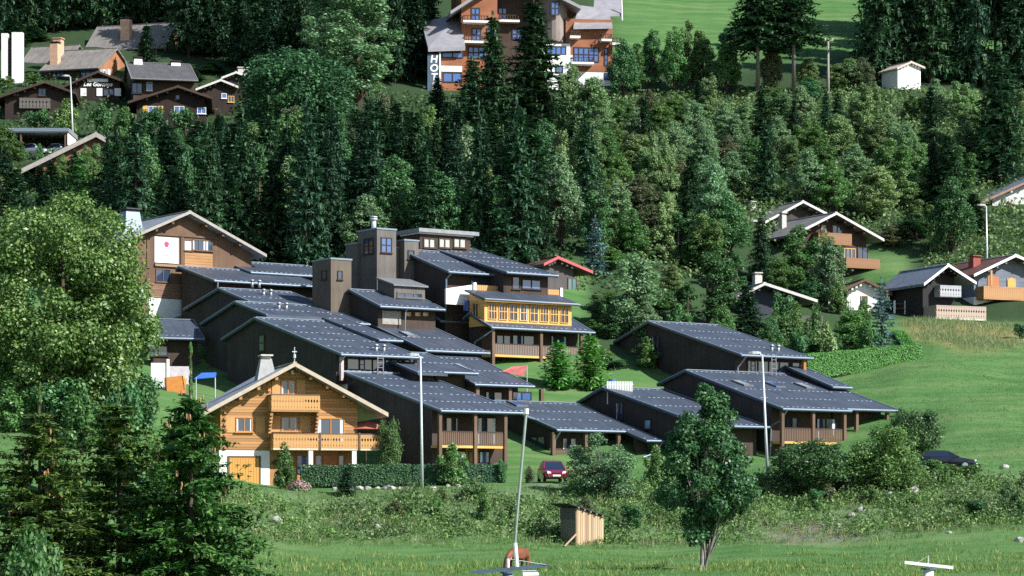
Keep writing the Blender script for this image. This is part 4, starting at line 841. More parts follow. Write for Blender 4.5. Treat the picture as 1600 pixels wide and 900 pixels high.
f = L7.front; f.window(232, 166, 246, 177, M_WHITE(), 2, 1, pane=BGL, shutters=(M_YEL(), ((223, 231), (247, 255)))); f.window(272, 166, 288, 177, M_WHITE(), 2, 1, pane=BGL); f.window(274, 148, 281, 156, M_DARKB(), 1, 1); f.window(308, 168, 322, 178, M_WHITE(), 2, 1, pane=BGL)
L8 = gable_house('grey_chalet', 'grey edged chalet with pale chimney beside the dark round maple', (345, 124), 322, 12, (306, 139), (372, 135), 8, 190, .7, .5, .5, WGR, DB, EDG)
L8.front.window(346, 146, 354, 154, M_WHITE(), 1, 1, pane=BGL); L8.front.window(356, 150, 366, 160, M_YEL(), 2, 1)
L9 = gable_house('grey_chalet', 'small gable with pale stone chimney peeping over the dark round maple', (369, 112), 330, 12, (346, 121), (392, 121), 8, 180, .7, .4, .4, WGR, DB, EDG)
chimney(L9, 372, 389, 108, 116, 3, plain('pale_stone_flue', (.5, .48, .44), .8), .8)
RH = gable_house('roadside_house', 'brown house with one long sloping pale roof edge below the carport', (150, 207), 286, 10, (34, 264), (172, 220), 5, 290, .8, 1.5, .4, plain('brown_felt', (.1, .06, .05), .8), wood('warm_brown_boards', (.2, .12, .075), 'z', .2), plain('grey_bargeboard', (.33, .3, .27), .75), edge=.5)
A = P(0, 232, 300); CPT = Bld('carport', 'open carport with flat grey roof above the sloping roof edge', 'carport', A.x, A.y, A.z - .9, 0)
xr_ = (110 - 0) / FP * 300; CPT.add('roof', MB().box(-3, xr_, -1, 5, 2.65, 3.15), plain('grey_flat_roof', (.33, .34, .35), .7)); CPT.add('fascia', MB().box(-3, xr_, -1.06, -1.002, 2.75, 3.1), M_TRIM())
for x in (-2.5, 2.6, 7.8): CPT.add('post', MB().box(x - .1, x + .1, -.8, -.6, -1, 2.65), M_POST())
CPT.add('back_wall', MB().box(-3, xr_, 4.8, 5, -1, 2.65), M_DARK()); CPT.add('side_panel', MB().box(xr_ - .2, xr_ - .1, -.9, 4.7, 1.2, 2.6), M_WHITE()); CPT.add('floor', MB().box(-3, xr_, -1, 5, -1.2, 0.05), plain('tarmac', (.06, .06, .06), .9))

# ------------------------------------------------------------ cars
def car(label, x, y, z, rz, body, group=None, L=3.9, W=1.68, H=1.42):
    r = empty('parked_car', (x, y, z), rz, label, 'car', group)      # nose towards local -y
    hw = W / 2; rings = []
    prof = [(-L / 2, .3, .55, .72), (-L / 2 + .12, .24, .66, .86), (-L / 2 + .5, .2, .74, .95), (-.75, .18, .88, 1.0), (.9, .18, .93, 1.0), (L / 2 - .35, .2, .95, .97), (L / 2 - .06, .28, .9, .9), (L / 2, .35, .7, .82)]
    for yy, zl, zt, k in prof: rings.append([(-hw * k * .94, yy, zl), (hw * k * .94, yy, zl), (hw * k, yy, (zl + zt) / 2), (hw * k * .97, yy, zt - .05), (hw * k * .86, yy, zt), (-hw * k * .86, yy, zt), (-hw * k * .97, yy, zt - .05), (-hw * k, yy, (zl + zt) / 2)])
    bo = MB().loft(rings).build('body', body, r, False)
    cab = [(-.95, .88, .86), (-.25, H - .06, .7), (.1, H, .68), (1.05, H - .03, .67), (1.7, .95, .8)]
    g = MB().loft([[(-hw * .86, yy, .85), (hw * .86, yy, .85), (hw * k * 1.08, yy, max(.88, zt - .04)), (hw * k, yy, zt), (-hw * k, yy, zt), (-hw * k * 1.08, yy, max(.88, zt - .04))] for yy, zt, k in cab]); g.build('windows', glass('car_glass', (.015, .025, .06), .05), r)
    MB().prism([(-hw * .69, -.2, H - .05), (hw * .69, -.2, H - .05), (hw * .68, .1, H + .012), (hw * .67, 1.1, H - .01), (-hw * .67, 1.1, H - .01), (-hw * .68, .1, H + .012)], (0, 0, .03)).build('roof_panel', body, r)
    for s_ in (-1, 1): MB().tube([(s_ * hw * .86, -.97, .87), (s_ * hw * .7, -.23, H - .05)], .04, 5).build('pillar', body, r)
    for sx in (-1, 1):
        for yy in (-L / 2 + .72, L / 2 - .72):
            wv = MB().tube([(sx * (hw - .2), yy, .3), (sx * (hw - .01), yy, .3)], .3, 14).build('wheel', plain('tyre', (.02, .02, .02), .9), r); MB().tube([(sx * (hw - .02), yy, .3), (sx * (hw + .005), yy, .3)], .19, 10).build('rim', M_GALV(), wv)
        hl = MB().prism([(sx * hw * .44, -L / 2 - .005, .52), (sx * hw * .74, -L / 2 + .01, .54), (sx * hw * .78, -L / 2 + .06, .7), (sx * hw * .5, -L / 2 + .02, .66)], (0, .1, .02)); hl.build('headlight', plain('headlamp_lens', (.8, .82, .85), .15, .02, 5, 0, .8), r)
        MB().box(sx * (hw + .12) - .1, sx * (hw + .12) + .1, -.85, -.73, .86, 1.0).build('mirror', body, r)
    MB().box(-hw * .4, hw * .4, -L / 2 - .02, -L / 2 + .03, .52, .6).build('grille', plain('black_plastic', (.02, .02, .02), .6), r)
    MB().box(-.27, .27, -L / 2 - .035, -L / 2 - .012, .34, .46).build('number_plate', M_WHITE(), r)
    MB().box(-hw * .66, hw * .66, -L / 2 - .01, -L / 2 + .04, .27, .33).build('air_intake', MATS['black_plastic'], r)
    return r
def gloss(name, c): m = plain(name, c, .25, .03, 2, .0, .6, 0); m.node_tree.nodes['Principled BSDF'].inputs['Coat Weight'].default_value = .6; return m
q = P(863, 757, 177.5); car('dark red car parked below the terrace house, nose towards the bank', q.x, q.y, max(q.z, T(q.x, q.y) + .02), R_(8), gloss('crimson_paint', (.22, .012, .035)))
q = P(1477, 737, 178.5); car('black car half hidden behind shrubs at the foot of the right meadow', q.x, q.y, T(q.x, q.y) + .12, R_(76), gloss('black_paint', (.012, .013, .02)), L=4.3, H=1.3)
for px, lb, cc in ((56, 'pale silver car at the left under the flat roofed carport', (.45, .47, .48)), (95, 'pale green car at the right under the flat roofed carport', (.5, .56, .53))):
    q = P(px, 236, 300.5); car(lb, q.x, q.y, CPT.O.z + .05, R_(60), gloss('paint_%d' % px, cc))

# ------------------------------------------------------------ lamps and poles
def lamp_post(label, px, top, Y, lean=0, head=True, r=.09, name='street_lamp', mat=None, group='galvanised lamp posts on the slope'):
    q = P(px, top, Y); zb = T(q.x, Y) - .1; h = q.z - zb; e = empty(name, (q.x + lean, Y, zb), 0, label, 'lamp post', group)
    MB().tube([(0, 0, 0), (-lean * .4, 0, h * .4), (-lean, 0, h)], [r * 1.35, r * 1.1, r * .75], 10).build('pole', mat or M_GALV(), e, True)
    if head:
        MB().tube([(-lean, 0, h - .05), (-lean - .25, 0, h + .08), (-lean - .75, -.1, h + .1)], .05, 6).build('arm', mat or M_GALV(), e)
        MB().loft([[(-lean - .1 - k * .28 + sx * .18 * w_, sy * .17 * w_, h + .12 + .08 * sz * w_) for sx, sy, sz in ((0, -1, -1), (0, 1, -1), (0, 1, 1), (0, -1, 1))] for k, w_ in ((0, .7), (1, 1.2), (2, 1.3), (3, .6))]).build('lamp_head', plain('lamp_housing', (.5, .5, .5), .5), e)
    return e
lamp_post('tall galvanised lamp post beside the wooden chalet', 657, 557, 171.5, .12, r=.085); lamp_post('tall galvanised lamp post in front of the house with three skylights', 1191, 554, 172.5, .4, r=.085)
lamp_post('lamp post beside the carport at upper left', 110, 120, 304, .35, True); lamp_post('lamp post left of the paired dark chalets', 1187, 347, 256, 0)
lamp_post('lamp post above the red brick chimney on the right', 1541, 322, 262, .1); lamp_post('bare grey pole among shrubs below the hotel meadow', 1000, 182, 300, .1, False)
up = lamp_post('weathered utility pole with crossarm among tall spruces below the upper meadow', 1294, 60, 338, 0, False, .17, 'utility_pole', wood('grey_pole_wood', (.3, .28, .25), 'z', 1), None); up['category'] = 'pole'
hh = P(1294, 60, 338).z - up.location.z; MB().box(-.5, .7, -.08, .08, hh - .4, hh - .2).build('crossarm', MATS['grey_pole_wood'], up)
for x in (-.4, .6): MB().tube([(x, 0, hh - .2), (x, 0, hh + .05)], .06, 6).build('insulator', M_WHITE(), up)

# ------------------------------------------------------------ ski-lift pylons in the foreground
BLS = plain('blue_grey_steel', (.10, .13, .20), .5, .12, 4, .3)
def pylon(label, px, py, Y, beam, mast, colm):
    q = P(px, py, Y); zb = T(q.x, Y) - .2; h = q.z - zb; e = empty('lift_pylon', (q.x, Y, zb), 0, label, 'pylon', 'ski lift pylons in the foreground')
    MB().tube([(0, 0, 0), (0, 0, h - .12)], .16, 14).build('column', colm, e, True)
    MB().tube([(0, 0, h - .12), (0, 0, h - .07)], .24, 14).build('flange', BLS, e)
    (bx0, bz0), (bx1, bz1) = beam; bd = Vector((0, .16, 0))
    MB().prism([(bx0, -.08, h + bz0 - .05), (bx1, -.08, h + bz1 - .05), (bx1, -.08, h + bz1 + .05), (bx0, -.08, h + bz0 + .05)], bd).build('crossarm', mast[2], e)
    return e, h
s_ = 82 / FP
e, h = pylon('lift pylon top with leaning mast and dark crossarm in front of the brown cow', 793, 890, 82, (((736 - 793) * s_, -.1), ((855 - 793) * s_, .14)), (0, 0, BLS), plain('blue_column', (.2, .26, .42), .5))
mt = MB().tube([((808 - 793) * s_, 0, h), ((804.5 - 793) * s_, 0, h + .85)], .07, 8); mt.build('mast_foot', M_WHITE(), e)
MB().tube([((804.5 - 793) * s_, 0, h + .8), ((807 - 793) * s_, 0, h + 1.5), ((822 - 793) * s_, 0, h + 5.0)], [.045, .04, .045], 8).build('leaning_mast', plain('grey_green_steel', (.26, .3, .27), .5), e)
MB().tube([((822 - 793) * s_, 0, h + 4.98), ((822.5 - 793) * s_, 0, h + 5.16)], .08, 8).build('mast_cap', M_WHITE(), e)
MB().tube([((794 - 793) * s_, 0, h), ((793.5 - 793) * s_, 0, h + .34)], .05, 8).build('stub_post', M_WHITE(), e); MB().tube([((793.5 - 793) * s_, -.02, h + .35), ((853 - 793) * s_, -.1, h + .16)], .012, 5).build('stay_cable', M_GALV(), e)
MB().prism([((817 - 793) * s_, -.3, h - .14), ((842 - 793) * s_, -.3, h - .12), ((838 - 793) * s_, .3, h - .03), ((816 - 793) * s_, .3, h - .04)], (0, 0, -.06)).build('service_plate', M_WHITE(), e)
e, h = pylon('white lift pylon top with pale crossarm on the grass at lower right', 1451, 884, 82, (((1413 - 1451) * s_, .11), ((1489 - 1451) * s_, -.06)), (0, 0, M_WHITE()), M_WHITE())
MB().tube([(-.02, 0, h), (-.02, 0, h + .34)], .02, 6).build('stub_post', M_GALV(), e); MB().tube([(-.02, 0, h + .3), (-.35, 0, h + .12)], .008, 5).build('stay_cable', M_GALV(), e)

# ------------------------------------------------------------ plank shed
A = P(900, 852, 160.5); SHD = Bld('plank_shed', 'small pale plank shed with lean-to roof at the foot of the bank', 'shed', A.x, A.y, min(A.z, T(A.x, A.y)) - .05, 30)
Lr = solve(A, SHD.u, 943); Ll = solve(A, SHD.v, 876); PL = [wood('pale_plank_%d' % i, tuple(c * q for c in (.46, .33, .21)), 'z', 2, .8, .2, 0) for i, q in enumerate((.7, .95, 1.12))]
for i in range(13): x0 = Lr * i / 13; piece('plank', SHD.root, random.choice(PL), x0 + .005, x0 + Lr / 13 - .012, -.03 + random.uniform(-.01, .01), .0 + .01, 0, 2.42 - .62 * (i + .5) / 13)
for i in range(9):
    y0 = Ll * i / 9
    piece('plank', SHD.root, wood('painted_shade_plank', (.25, .2, .16), 'z', 2), -.03, .0, y0, y0 + Ll / 9 - .03, 0, 1.7)  # darker than the front planks: shade of this side put into the colour
SHD.add('top_panel', MB().box(-.05, .0, -.02, Ll, 1.72, 2.4), M_GREYB()); SHD.add('back_boards', MB().box(0, Lr, Ll - .03, Ll, 0, 1.9).box(Lr - .03, Lr, .02, Ll - .04, 0, 1.75), M_GREYB())
SHD.add('roof', MB().prism([(-.55, -.2, 2.62), (Lr + .15, -.2, 1.86), (Lr + .15, Ll + .3, 1.86), (-.55, Ll + .3, 2.62)], (0, 0, .07)), plain('tarred_felt', (.04, .04, .04), .8))
SHD.add('prop', MB().tube([(-.9, -.1, 0), (-.02, -.05, .75)], .06, 5), PL[2])
for i in range(5): x = Lr * (i + .2) / 4.6; SHD.add('rafter_end', MB().box(x - .04, x + .04, -.21, -.03, 2.5 - .6 * (x / Lr) - .12, 2.5 - .6 * x / Lr - .02), PL[0])

# ------------------------------------------------------------ grazing cow
def cow(px, py, Y, rz):
    q = P(px, py, Y); e = empty('cow', (q.x, Y, T(q.x, Y)), rz, 'brown cow grazing behind the lift pylon', 'cow')
    V = []; E = []; Rr = []
    def add(p_, r, par=None):
        V.append(p_); Rr.append((r[0] * 1.3, r[1] * 1.3))
        if par is not None: E.append((par, len(V) - 1))
        return len(V) - 1
    hip = add((0, .55, 1.12), (.26, .27)); mid = add((0, .05, 1.02), (.34, .36), hip); ch = add((0, -.5, 1.05), (.28, .34), mid); nk = add((0, -.85, 1.0), (.15, .22), ch); nk2 = add((0, -1.12, .68), (.12, .17), nk); hd = add((0, -1.28, .4), (.12, .13), nk2); mz = add((0, -1.38, .14), (.08, .085), hd)
    rump = add((0, .8, 1.08), (.2, .2), hip)
    for s_ in (-1, 1):
        a = add((s_ * .2, .68, .82), (.13, .17), hip); b = add((s_ * .2, .78, .5), (.07, .075), a); c_ = add((s_ * .2, .72, .2), (.05, .05), b); add((s_ * .2, .68, .03), (.06, .06), c_)
        a = add((s_ * .18, -.5, .75), (.12, .13), ch); b = add((s_ * .18, -.5, .42), (.06, .065), a); c_ = add((s_ * .18, -.52, .18), (.045, .045), b); add((s_ * .18, -.55, .03), (.06, .06), c_)
        a = add((s_ * .2, -1.13, .52), (.05, .03), hd)
    t1 = add((0, .93, .95), (.04, .04), rump); add((0, .98, .5), (.03, .03), t1)
    import bmesh
    bm = bmesh.new(); sk = bm.verts.layers.skin.verify(); bv = [bm.verts.new(v_) for v_ in V]
    for i, v_ in enumerate(bv): v_[sk].radius = Rr[i]; v_[sk].use_root = i == 0
    for a, b in E: bm.edges.new((bv[a], bv[b]))
    me = bpy.data.meshes.new('body'); bm.to_mesh(me); bm.free()
    m_, t_, p_ = node_mat('russet_hide'); cc = coords(t_); n_ = N(t_, 'ShaderNodeTexNoise', i_Scale=1.5, i_Detail=5.0); t_.links.new(cc, n_.inputs['Vector']); t_.links.new(ramp(t_, n_.outputs[0], [(.35, (.1, .028, .012)), (.65, (.21, .065, .026))]), p_.inputs['Base Color']); p_.inputs['Roughness'].default_value = .7
    me.materials.append(m_); o = bpy.data.objects.new('body', me); COL.objects.link(o); o.parent = e
    k = o.modifiers.new('skin', 'SKIN'); k.use_smooth_shade = True; o.modifiers.new('sub', 'SUBSURF').render_levels = 2
    for s_ in (-1, 1): MB().tube([(s_ * .1, -1.15, .58), (s_ * .24, -1.1, .68), (s_ * .27, -1.08, .8)], [.035, .025, .008], 6).build('horn', M_WHITE(), e)
    MB().box(-.05, .05, -1.46, -1.43, .06, .16).build('muzzle', plain('pale_muzzle', (.55, .42, .35), .7), e)
    return e
cow(809, 890, 122, R_(-33)).scale = (.8, .8, .8)

# ------------------------------------------------------------ yard things
q = P(236, 592, 199); cw = empty('courtyard_wall', (q.x, q.y, T(q.x, q.y) - .3), R_(10), 'pale courtyard wall and gate post beside the leafy tree', 'wall'); MB().box(0, 1.2, 0, .2, 0, 2.2).build('wall', M_WHITE(), cw); MB().box(1.2, 1.42, -.1, .2, 0, 2.5).build('gate_post', M_WHITE(), cw); MB().box(1.45, 3.2, .8, .95, .6, 2.0).build('rear_wall', plain('lilac_render', (.5, .46, .48), .8), cw)
q = P(276, 603, 197.5); wp = empty('tarped_woodpile', (q.x, q.y, T(q.x, q.y) - .1), R_(15), 'woodpile under an orange tarpaulin in the shaded yard', 'woodpile')
MB().prism([(-.75, 0, 0), (-.8, 0, 1.25), (.5, 0, 1.4), (.75, 0, .9), (.7, 0, 0)], (0, 1.2, 0)).build('orange_tarpaulin', plain('orange_tarpaulin', (.5, .19, .04), .6), wp); MB().prism([(.45, -.06, 1.42), (.78, -.06, 1.05), (.62, -.06, .5)], (0, .05, 0)).build('loose_flap', plain('bright_orange', (.75, .3, .04), .5), wp)
q = P(322, 588, 196); bt = empty('blue_awning', (q.x, q.y, q.z), R_(12), 'bright blue awning sheet in the yard behind the chalet roof', 'awning'); MB().prism([(-.95, -.5, -.25), (.7, -.5, -.1), (.85, .6, .3), (-.3, .6, .25)], (0, 0, .05)).build('sheet', plain('blue_tarpaulin', (.05, .14, .5), .5), bt); [MB().tube([(x, y, -2.2), (x, y, -.1)], .04, 6).build('pole', M_GALV(), bt) for x, y in ((-.8, -.45), (.65, -.45), (.75, .5))]
q = P(968, 604, 202); pf = empty('picket_fence', (q.x, q.y, q.z - .2), R_(6), 'short white picket fence with a blue barrel behind the gabled terrace house', 'fence'); [piece('picket', pf, M_WHITE(), -1 + i * .13, -.92 + i * .13, 0, .03, -1.2, .62) for i in range(16)]; MB().box(-1.05, 1.1, .03, .07, .35, .42).build('rail', M_WHITE(), pf); MB().tube([(-.5, .6, -1), (-.5, .6, .8)], .28, 10).build('blue_barrel', plain('blue_tarpaulin', (.05, .14, .5), .5), pf)
q = P(805, 582, 205); pk = empty('pink_awning', (q.x, q.y, q.z), R_(-8), 'pink and red cloth awning below the slatted balcony', 'awning'); MB().prism([(-1.1, 0, .1), (.7, 0, -.3), (1.0, 0, .55), (-.3, .5, .5)], (0, .06, 0)).build('cloth', plain('pink_cloth', (.75, .22, .2), .8, .3), pk); MB().tube([(.95, .05, -3), (.95, .05, .6)], .03, 6).build('pole', M_GALV(), pk)
for px, py, Y, n_, lb in ((1296, 487, 247, 3, 'white posted rail fence beside the brown roofed annex'), (1398, 482, 249, 3, 'white posted rail fence left of the black boarded hut')):
    q = P(px, py, Y); rf_ = empty('rail_fence', (q.x, q.y, min(q.z, T(q.x, q.y))), R_(8), lb, 'fence')
    for i in range(n_): MB().box(i * 1.1 - .09, i * 1.1 + .09, 0, .18, -.5, 1.25).build('post', M_WHITE(), rf_)
    for z_ in (.45, .9): MB().box(.1, n_ * 1.1 - 1.1, .06, .12, z_, z_ + .09).build('rail', M_POST(), rf_)
# boulders
def boulder(label, px, py, r, Y=None, group='pale boulders in the chalet garden'):
    g_ = ground_at(px, py, 150) if Y is None else (P(px, py, Y).x, Y, T(P(px, py, Y).x, Y)); import bmesh
    bm = bmesh.new(); bmesh.ops.create_icosphere(bm, subdivisions=2, radius=r)
    for v in bm.verts: v.co *= random.uniform(.75, 1.15); v.co.z *= .75
    me_ = bpy.data.meshes.new('boulder'); bm.to_mesh(me_); bm.free(); me_.materials.append(plain('pale_limestone', (.36, .345, .32), .9, .3, 4)); o_ = obj('boulder', me_, None, (g_[0], g_[1], g_[2] + r * .25), random.uniform(0, 6)); tag(o_, label, 'boulder', group); return o_
for px, py, r in ((566, 717, .5), (578, 714, .45), (592, 717, .6), (603, 713, .4), (612, 718, .5), (624, 718, .45), (585, 722, .4), (634, 721, .35), (600, 722, .38)): boulder('pale boulder in the rock heap beside the chalet balcony', px, py, r, 178.5)
for px, r in ((523, .2), (535, .16), (548, .22), (562, .3), (575, .25), (590, .2), (604, .32), (612, .28), (625, .2), (637, .2), (700, .18), (716, .2)): boulder('pale edging stone below the clipped chalet hedge', px, 758, r, 173.2, 'edging stones below the hedge')
for px, py, r in ((432, 816, .45), (1386, 776, .45), (1426, 770, .45), (1434, 810, .3), (1448, 815, .28), (1474, 828, .22), (1483, 834, .2), (1547, 790, .3), (1300, 815, .3), (1330, 808, .3), (1345, 800, .35), (588, 826, .3), (1570, 732, .3), (1594, 847, .35), (676, 766, .3)): boulder('pale rock lying on the rough grassy bank', px, py, r, None, 'rocks scattered over the bank')

# ------------------------------------------------------------ foliage
LM = dict(
 spruce=leafmat('spruce_needles', (0.017, 0.048, 0.028), (0.035, 0.090, 0.046), (0.079, 0.155, 0.073), .12, .6, .2, .3),
 fir=leafmat('blue_fir_needles', (0.019, 0.057, 0.031), (0.042, 0.108, 0.054), (0.098, 0.191, 0.097), .12, .6, .25, .2),
 blue=leafmat('blue_spruce_needles', (0.052, 0.110, 0.117), (0.114, 0.209, 0.219), (0.208, 0.331, 0.355), .1, .6, .3, .1),
 near=leafmat('young_spruce_needles', (0.028, 0.076, 0.021), (0.070, 0.157, 0.033), (0.176, 0.282, 0.070), .15, .55, .25, .12),
 larch=leafmat('larch_needles', (0.065, 0.154, 0.054), (0.122, 0.269, 0.095), (0.179, 0.346, 0.136), .25, .6, .2, .1),
 dark=leafmat('dark_leaves', (0.029, 0.090, 0.037), (0.062, 0.168, 0.060), (0.124, 0.262, 0.098), .22, .5, .3, .25),
 mid=leafmat('green_leaves', (0.051, 0.118, 0.037), (0.105, 0.218, 0.065), (0.210, 0.354, 0.113), .28, .5, .3, .3),
 light=leafmat('pale_green_leaves', (0.092, 0.162, 0.062), (0.173, 0.272, 0.109), (0.327, 0.435, 0.206), .3, .5, .3, .25),
 maple=leafmat('glossy_maple_leaves', (0.043, 0.110, 0.033), (0.109, 0.227, 0.056), (0.222, 0.336, 0.104), .25, .42, .5, .05),
 willow=leafmat('silver_green_leaves', (0.095, 0.173, 0.089), (0.172, 0.292, 0.149), (0.303, 0.454, 0.248), .28, .5, .3, .15),
 brown=leafmat('olive_brown_leaves', (0.062, 0.088, 0.047), (0.125, 0.151, 0.076), (0.218, 0.222, 0.128), .25, .5, .3, .2),
 ash=leafmat('ash_leaves', (0.022, 0.064, 0.024), (0.048, 0.122, 0.041), (0.110, 0.216, 0.069), .22, .45, .4, .05),
 hedge=leafmat('hedge_leaves', (0.060, 0.161, 0.036), (0.121, 0.289, 0.059), (0.244, 0.461, 0.134), .25, .5, .3, .05),
 dhedge=leafmat('dark_hedge_leaves', (0.022, 0.068, 0.033), (0.048, 0.125, 0.054), (0.097, 0.211, 0.095), .2, .5, .3, .05),
)
BARK = plain('brown_bark', (.075, .055, .042), .95, .3, 6); GBARK = plain('grey_bark', (.22, .2, .18), .95, .3, 5)
TV = {}
def conifer(key, seed, h, r, levels, nb, seg, tw, mat, bare=.06, droop=.5, sub=1, taper=.9, hang=.5, lead=.03, thick=None):
    global rng
    rng = np.random.default_rng(seed); C = []; D = []; S = []; Nn = []
    for i in range(levels):
        t = (i + rng.uniform(-.3, .3)) / levels; t = min(max(t, 0), .995); z0 = h * (bare + (1 - bare - lead) * t)
        ln = r * ((1 - t) ** taper) * 1.0 + .04 * r
        for k in range(nb if t < .8 else max(4, nb - 2)):
            az = rng.uniform(0, 2 * math.pi); l = ln * rng.uniform(.6, 1.12); o_ = np.array([math.cos(az), math.sin(az), 0]); sd = np.array([-math.sin(az), math.cos(az), 0])
            n = max(2, int(seg * (l / r) + 1.5)); ss = np.linspace(.22, 1, n) + rng.uniform(-.05, .05, n); dr = droop * (1 - .5 * t)
            for s in ss:
                p = o_ * l * s + np.array([0, 0, z0 + l * (.22 * s - dr * s * s) + (0.12 * l * max(0, s - .7))])
                tl = tw * (1.15 - .45 * s) * rng.uniform(.7, 1.25)
                for q in range(sub):
                    for sg in (-1, 1):
                        a = rng.uniform(.5, 1.1); d = o_ * math.cos(a) + sd * sg * math.sin(a) + np.array([0, 0, rng.uniform(-.55, -.05)])
                        C.append(p + d * tl * .45 + rng.normal(size=3) * tw * .12 * q); D.append(d); S.append(tl); Nn.append([rng.normal() * .35, rng.normal() * .35, 1])
                    if rng.random() < hang:
                        d = o_ * .35 + np.array([0, 0, -1.0]); C.append(p + d * tl * .4); D.append(d); S.append(tl * 1.05); Nn.append(o_ + rng.normal(size=3) * .4)
    for k in range(6 + int(levels * lead * 8)):   # leader
        z0 = h * (1 - lead * rng.uniform(0, 1.1)); az = rng.uniform(0, 6.28); C.append([math.cos(az) * tw * .15, math.sin(az) * tw * .15, z0]); D.append([math.cos(az) * .5, math.sin(az) * .5, 1]); S.append(tw * .6); Nn.append([math.cos(az), math.sin(az), 0])
    C, D, S, Nn = map(np.array, (C, D, S, Nn)); V = leaf_quads(C, unit(Nn.astype(float)), S, .42, unit(D))
    b = thick or h * .014; tr = MB().tube([(0, 0, -.5), (0, 0, h * .5), (0, 0, h)], [b, b * .6, .01], 8)
    for k in range(14): z0 = h * (bare + .6 * k / 14 * (1 - bare)); az = k * 2.4; l = r * (1 - k / 14 * .6) * .7; tr.tube([(0, 0, z0), (math.cos(az) * l, math.sin(az) * l, z0 - l * .1)], [b * .25, .01], 4, False)
    TV[key] = (h, 2 * r, quads('crown', V, mat), tr.mesh('trunk', GBARK if bare > .2 else BARK, True)); return TV[key]
def broadleaf(key, seed, h, r, nclump, nleaf, leaf, mat, base=.25, shape='round', lump=.3, bark=None, lean=0, multi=1):
    global rng
    rng = np.random.default_rng(seed); cs = []; hc = h * (1 - base); ST = [(rng.uniform(-.5, .5) * r, rng.uniform(-.5, .5) * r, rng.uniform(.62, 1.0), rng.uniform(.38, .62)) for _ in range(6)]; ST[0] = (0, 0, 1.0, .6)
    while len(cs) < nclump:
        if shape == 'multi':
            sx, sy, sh, sw = ST[rng.integers(6)]; t = rng.uniform(0, 1) ** .8; a_ = rng.uniform(0, 6.28); w_ = r * sw * (.35 + .9 * t if t < .45 else 1.3 * (1 - t) + .06) * rng.uniform(.3, 1.1)
            cs.append(np.array([sx * (.6 + .5 * t) + math.cos(a_) * w_, sy * (.6 + .5 * t) + math.sin(a_) * w_, h * base + hc * sh * (.04 + .93 * t)])); continue
        d = unit(rng.normal(size=3)); u_ = rng.uniform(.25, 1) ** .45; t = d[2] * u_ * .5 + .5
        if shape == 'round': w_ = 1.0
        elif shape == 'cone': w_ = 1.25 - .95 * t
        elif shape == 'tall': w_ = .75 + .3 * math.sin(math.pi * t)
        elif shape == 'ash': w_ = float(np.interp(t, [0, .15, .35, .55, .8, 1], [.75, 1.0, 1.12, .85, .6, .4]))
        else: w_ = 1.0
        cs.append(np.array([d[0] * u_ * r * w_ * .82 + lean * t, d[1] * u_ * r * w_ * .82, h * base + hc * (.06 + .88 * t)]))
    cs = np.array(cs); rc = lump * r * rng.uniform(.6, 1.25, nclump); rc = np.minimum(rc, h * .35)
    pr = rc ** 2 / (rc ** 2).sum(); idx = rng.choice(nclump, nleaf, p=pr); d = unit(rng.normal(size=(nleaf, 3)) + np.array([0, 0, .25]))
    rad = rc[idx] * (1 - .55 * rng.random(nleaf) ** 1.6) * rng.uniform(.85, 1.2, nleaf); c_ = cs[idx] + d * rad[:, None] * np.array([1, 1, .8]); c_[:, 2] = np.maximum(c_[:, 2], .05)
    nrm = unit(d * .75 + rng.normal(size=(nleaf, 3)) * .5 + np.array([0, 0, .5])); V = leaf_quads(c_, nrm, leaf * rng.uniform(.6, 1.3, nleaf), .62)
    b = (.022 if key != 'ash' else .012) * h + .03; tr = MB()
    for m_ in range(multi):
        ox = (m_ - (multi - 1) / 2) * b * 1.8; top = Vector((lean * .5 + ox * 2, 0, h * .72)); tr.tube([(ox * .6, 0, -.5), (ox + .05 * h * .2, .02 * h, h * base * .8), top * .8, top], [b, b * .75, b * .4, .03], 8)
    for j in rng.choice(nclump, min(12, nclump), replace=False):
        z0 = h * base * rng.uniform(.7, 1.3); a = Vector((0, 0, z0)); e_ = Vector(cs[j]); tr.tube([a, a.lerp(e_, .5) + Vector((0, 0, .05 * h)), e_], [b * .4, b * .25, .02], 5, False)
    TV[key] = (h, 2 * r, quads('crown', V, mat), tr.mesh('trunk', bark or BARK, True)); return TV[key]
for i in range(4): conifer('spruce%d' % i, 11 + i, 14, 2.6 + .25 * (i % 3), 38, 9, 7, .72, LM['spruce'], .05 + .03 * (i % 2), .45 + .1 * (i % 3), 1, .85, .7)
for i in range(2): conifer('fir%d' % i, 31 + i, 12, 2.7, 34, 10, 7, .66, LM['fir'], .04, .35, 1, .8, .4)
for i in range(2): conifer('tall%d' % i, 41 + i, 22, 3.0, 40, 7, 7, .85, LM['spruce'], .38, .6, 1, .7, .8, thick=.2)
conifer('blue', 51, 6, 1.7, 20, 8, 5, .5, LM['blue'], .03, .25, 1, .9, .2); conifer('larch', 52, 9, 2.0, 26, 8, 5, .6, LM['larch'], .03, .2, 1, .8, .5)
for i in range(3): conifer('near%d' % i, 61 + i, 11, 3.9, 42, 9, 20, .29, LM['near'], .02, .3 + .06 * i, 3, .78 if i < 2 else .85, .6, .08 if i < 2 else .14, .12)
conifer('thuja', 71, 4, 1.2, 26, 12, 4, .42, LM['hedge'], .01, -.35, 1, .55, .1)
KD = ['dark', 'mid', 'light', 'willow', 'brown']
for k in KD:
    for i in range(2): broadleaf('%s%d' % (k, i), 100 + 7 * KD.index(k) + i, 8, 3.0, 130, 14000, .22, LM[k], .03, 'multi' if i == 0 else 'cone', .16 if i == 0 else .18)
for k in ('mid', 'light', 'brown', 'dark'): broadleaf('bush_' + k, 140 + len(k), 3, 1.9, 50, 4200, .21, LM[k], .02, 'multi', .22)
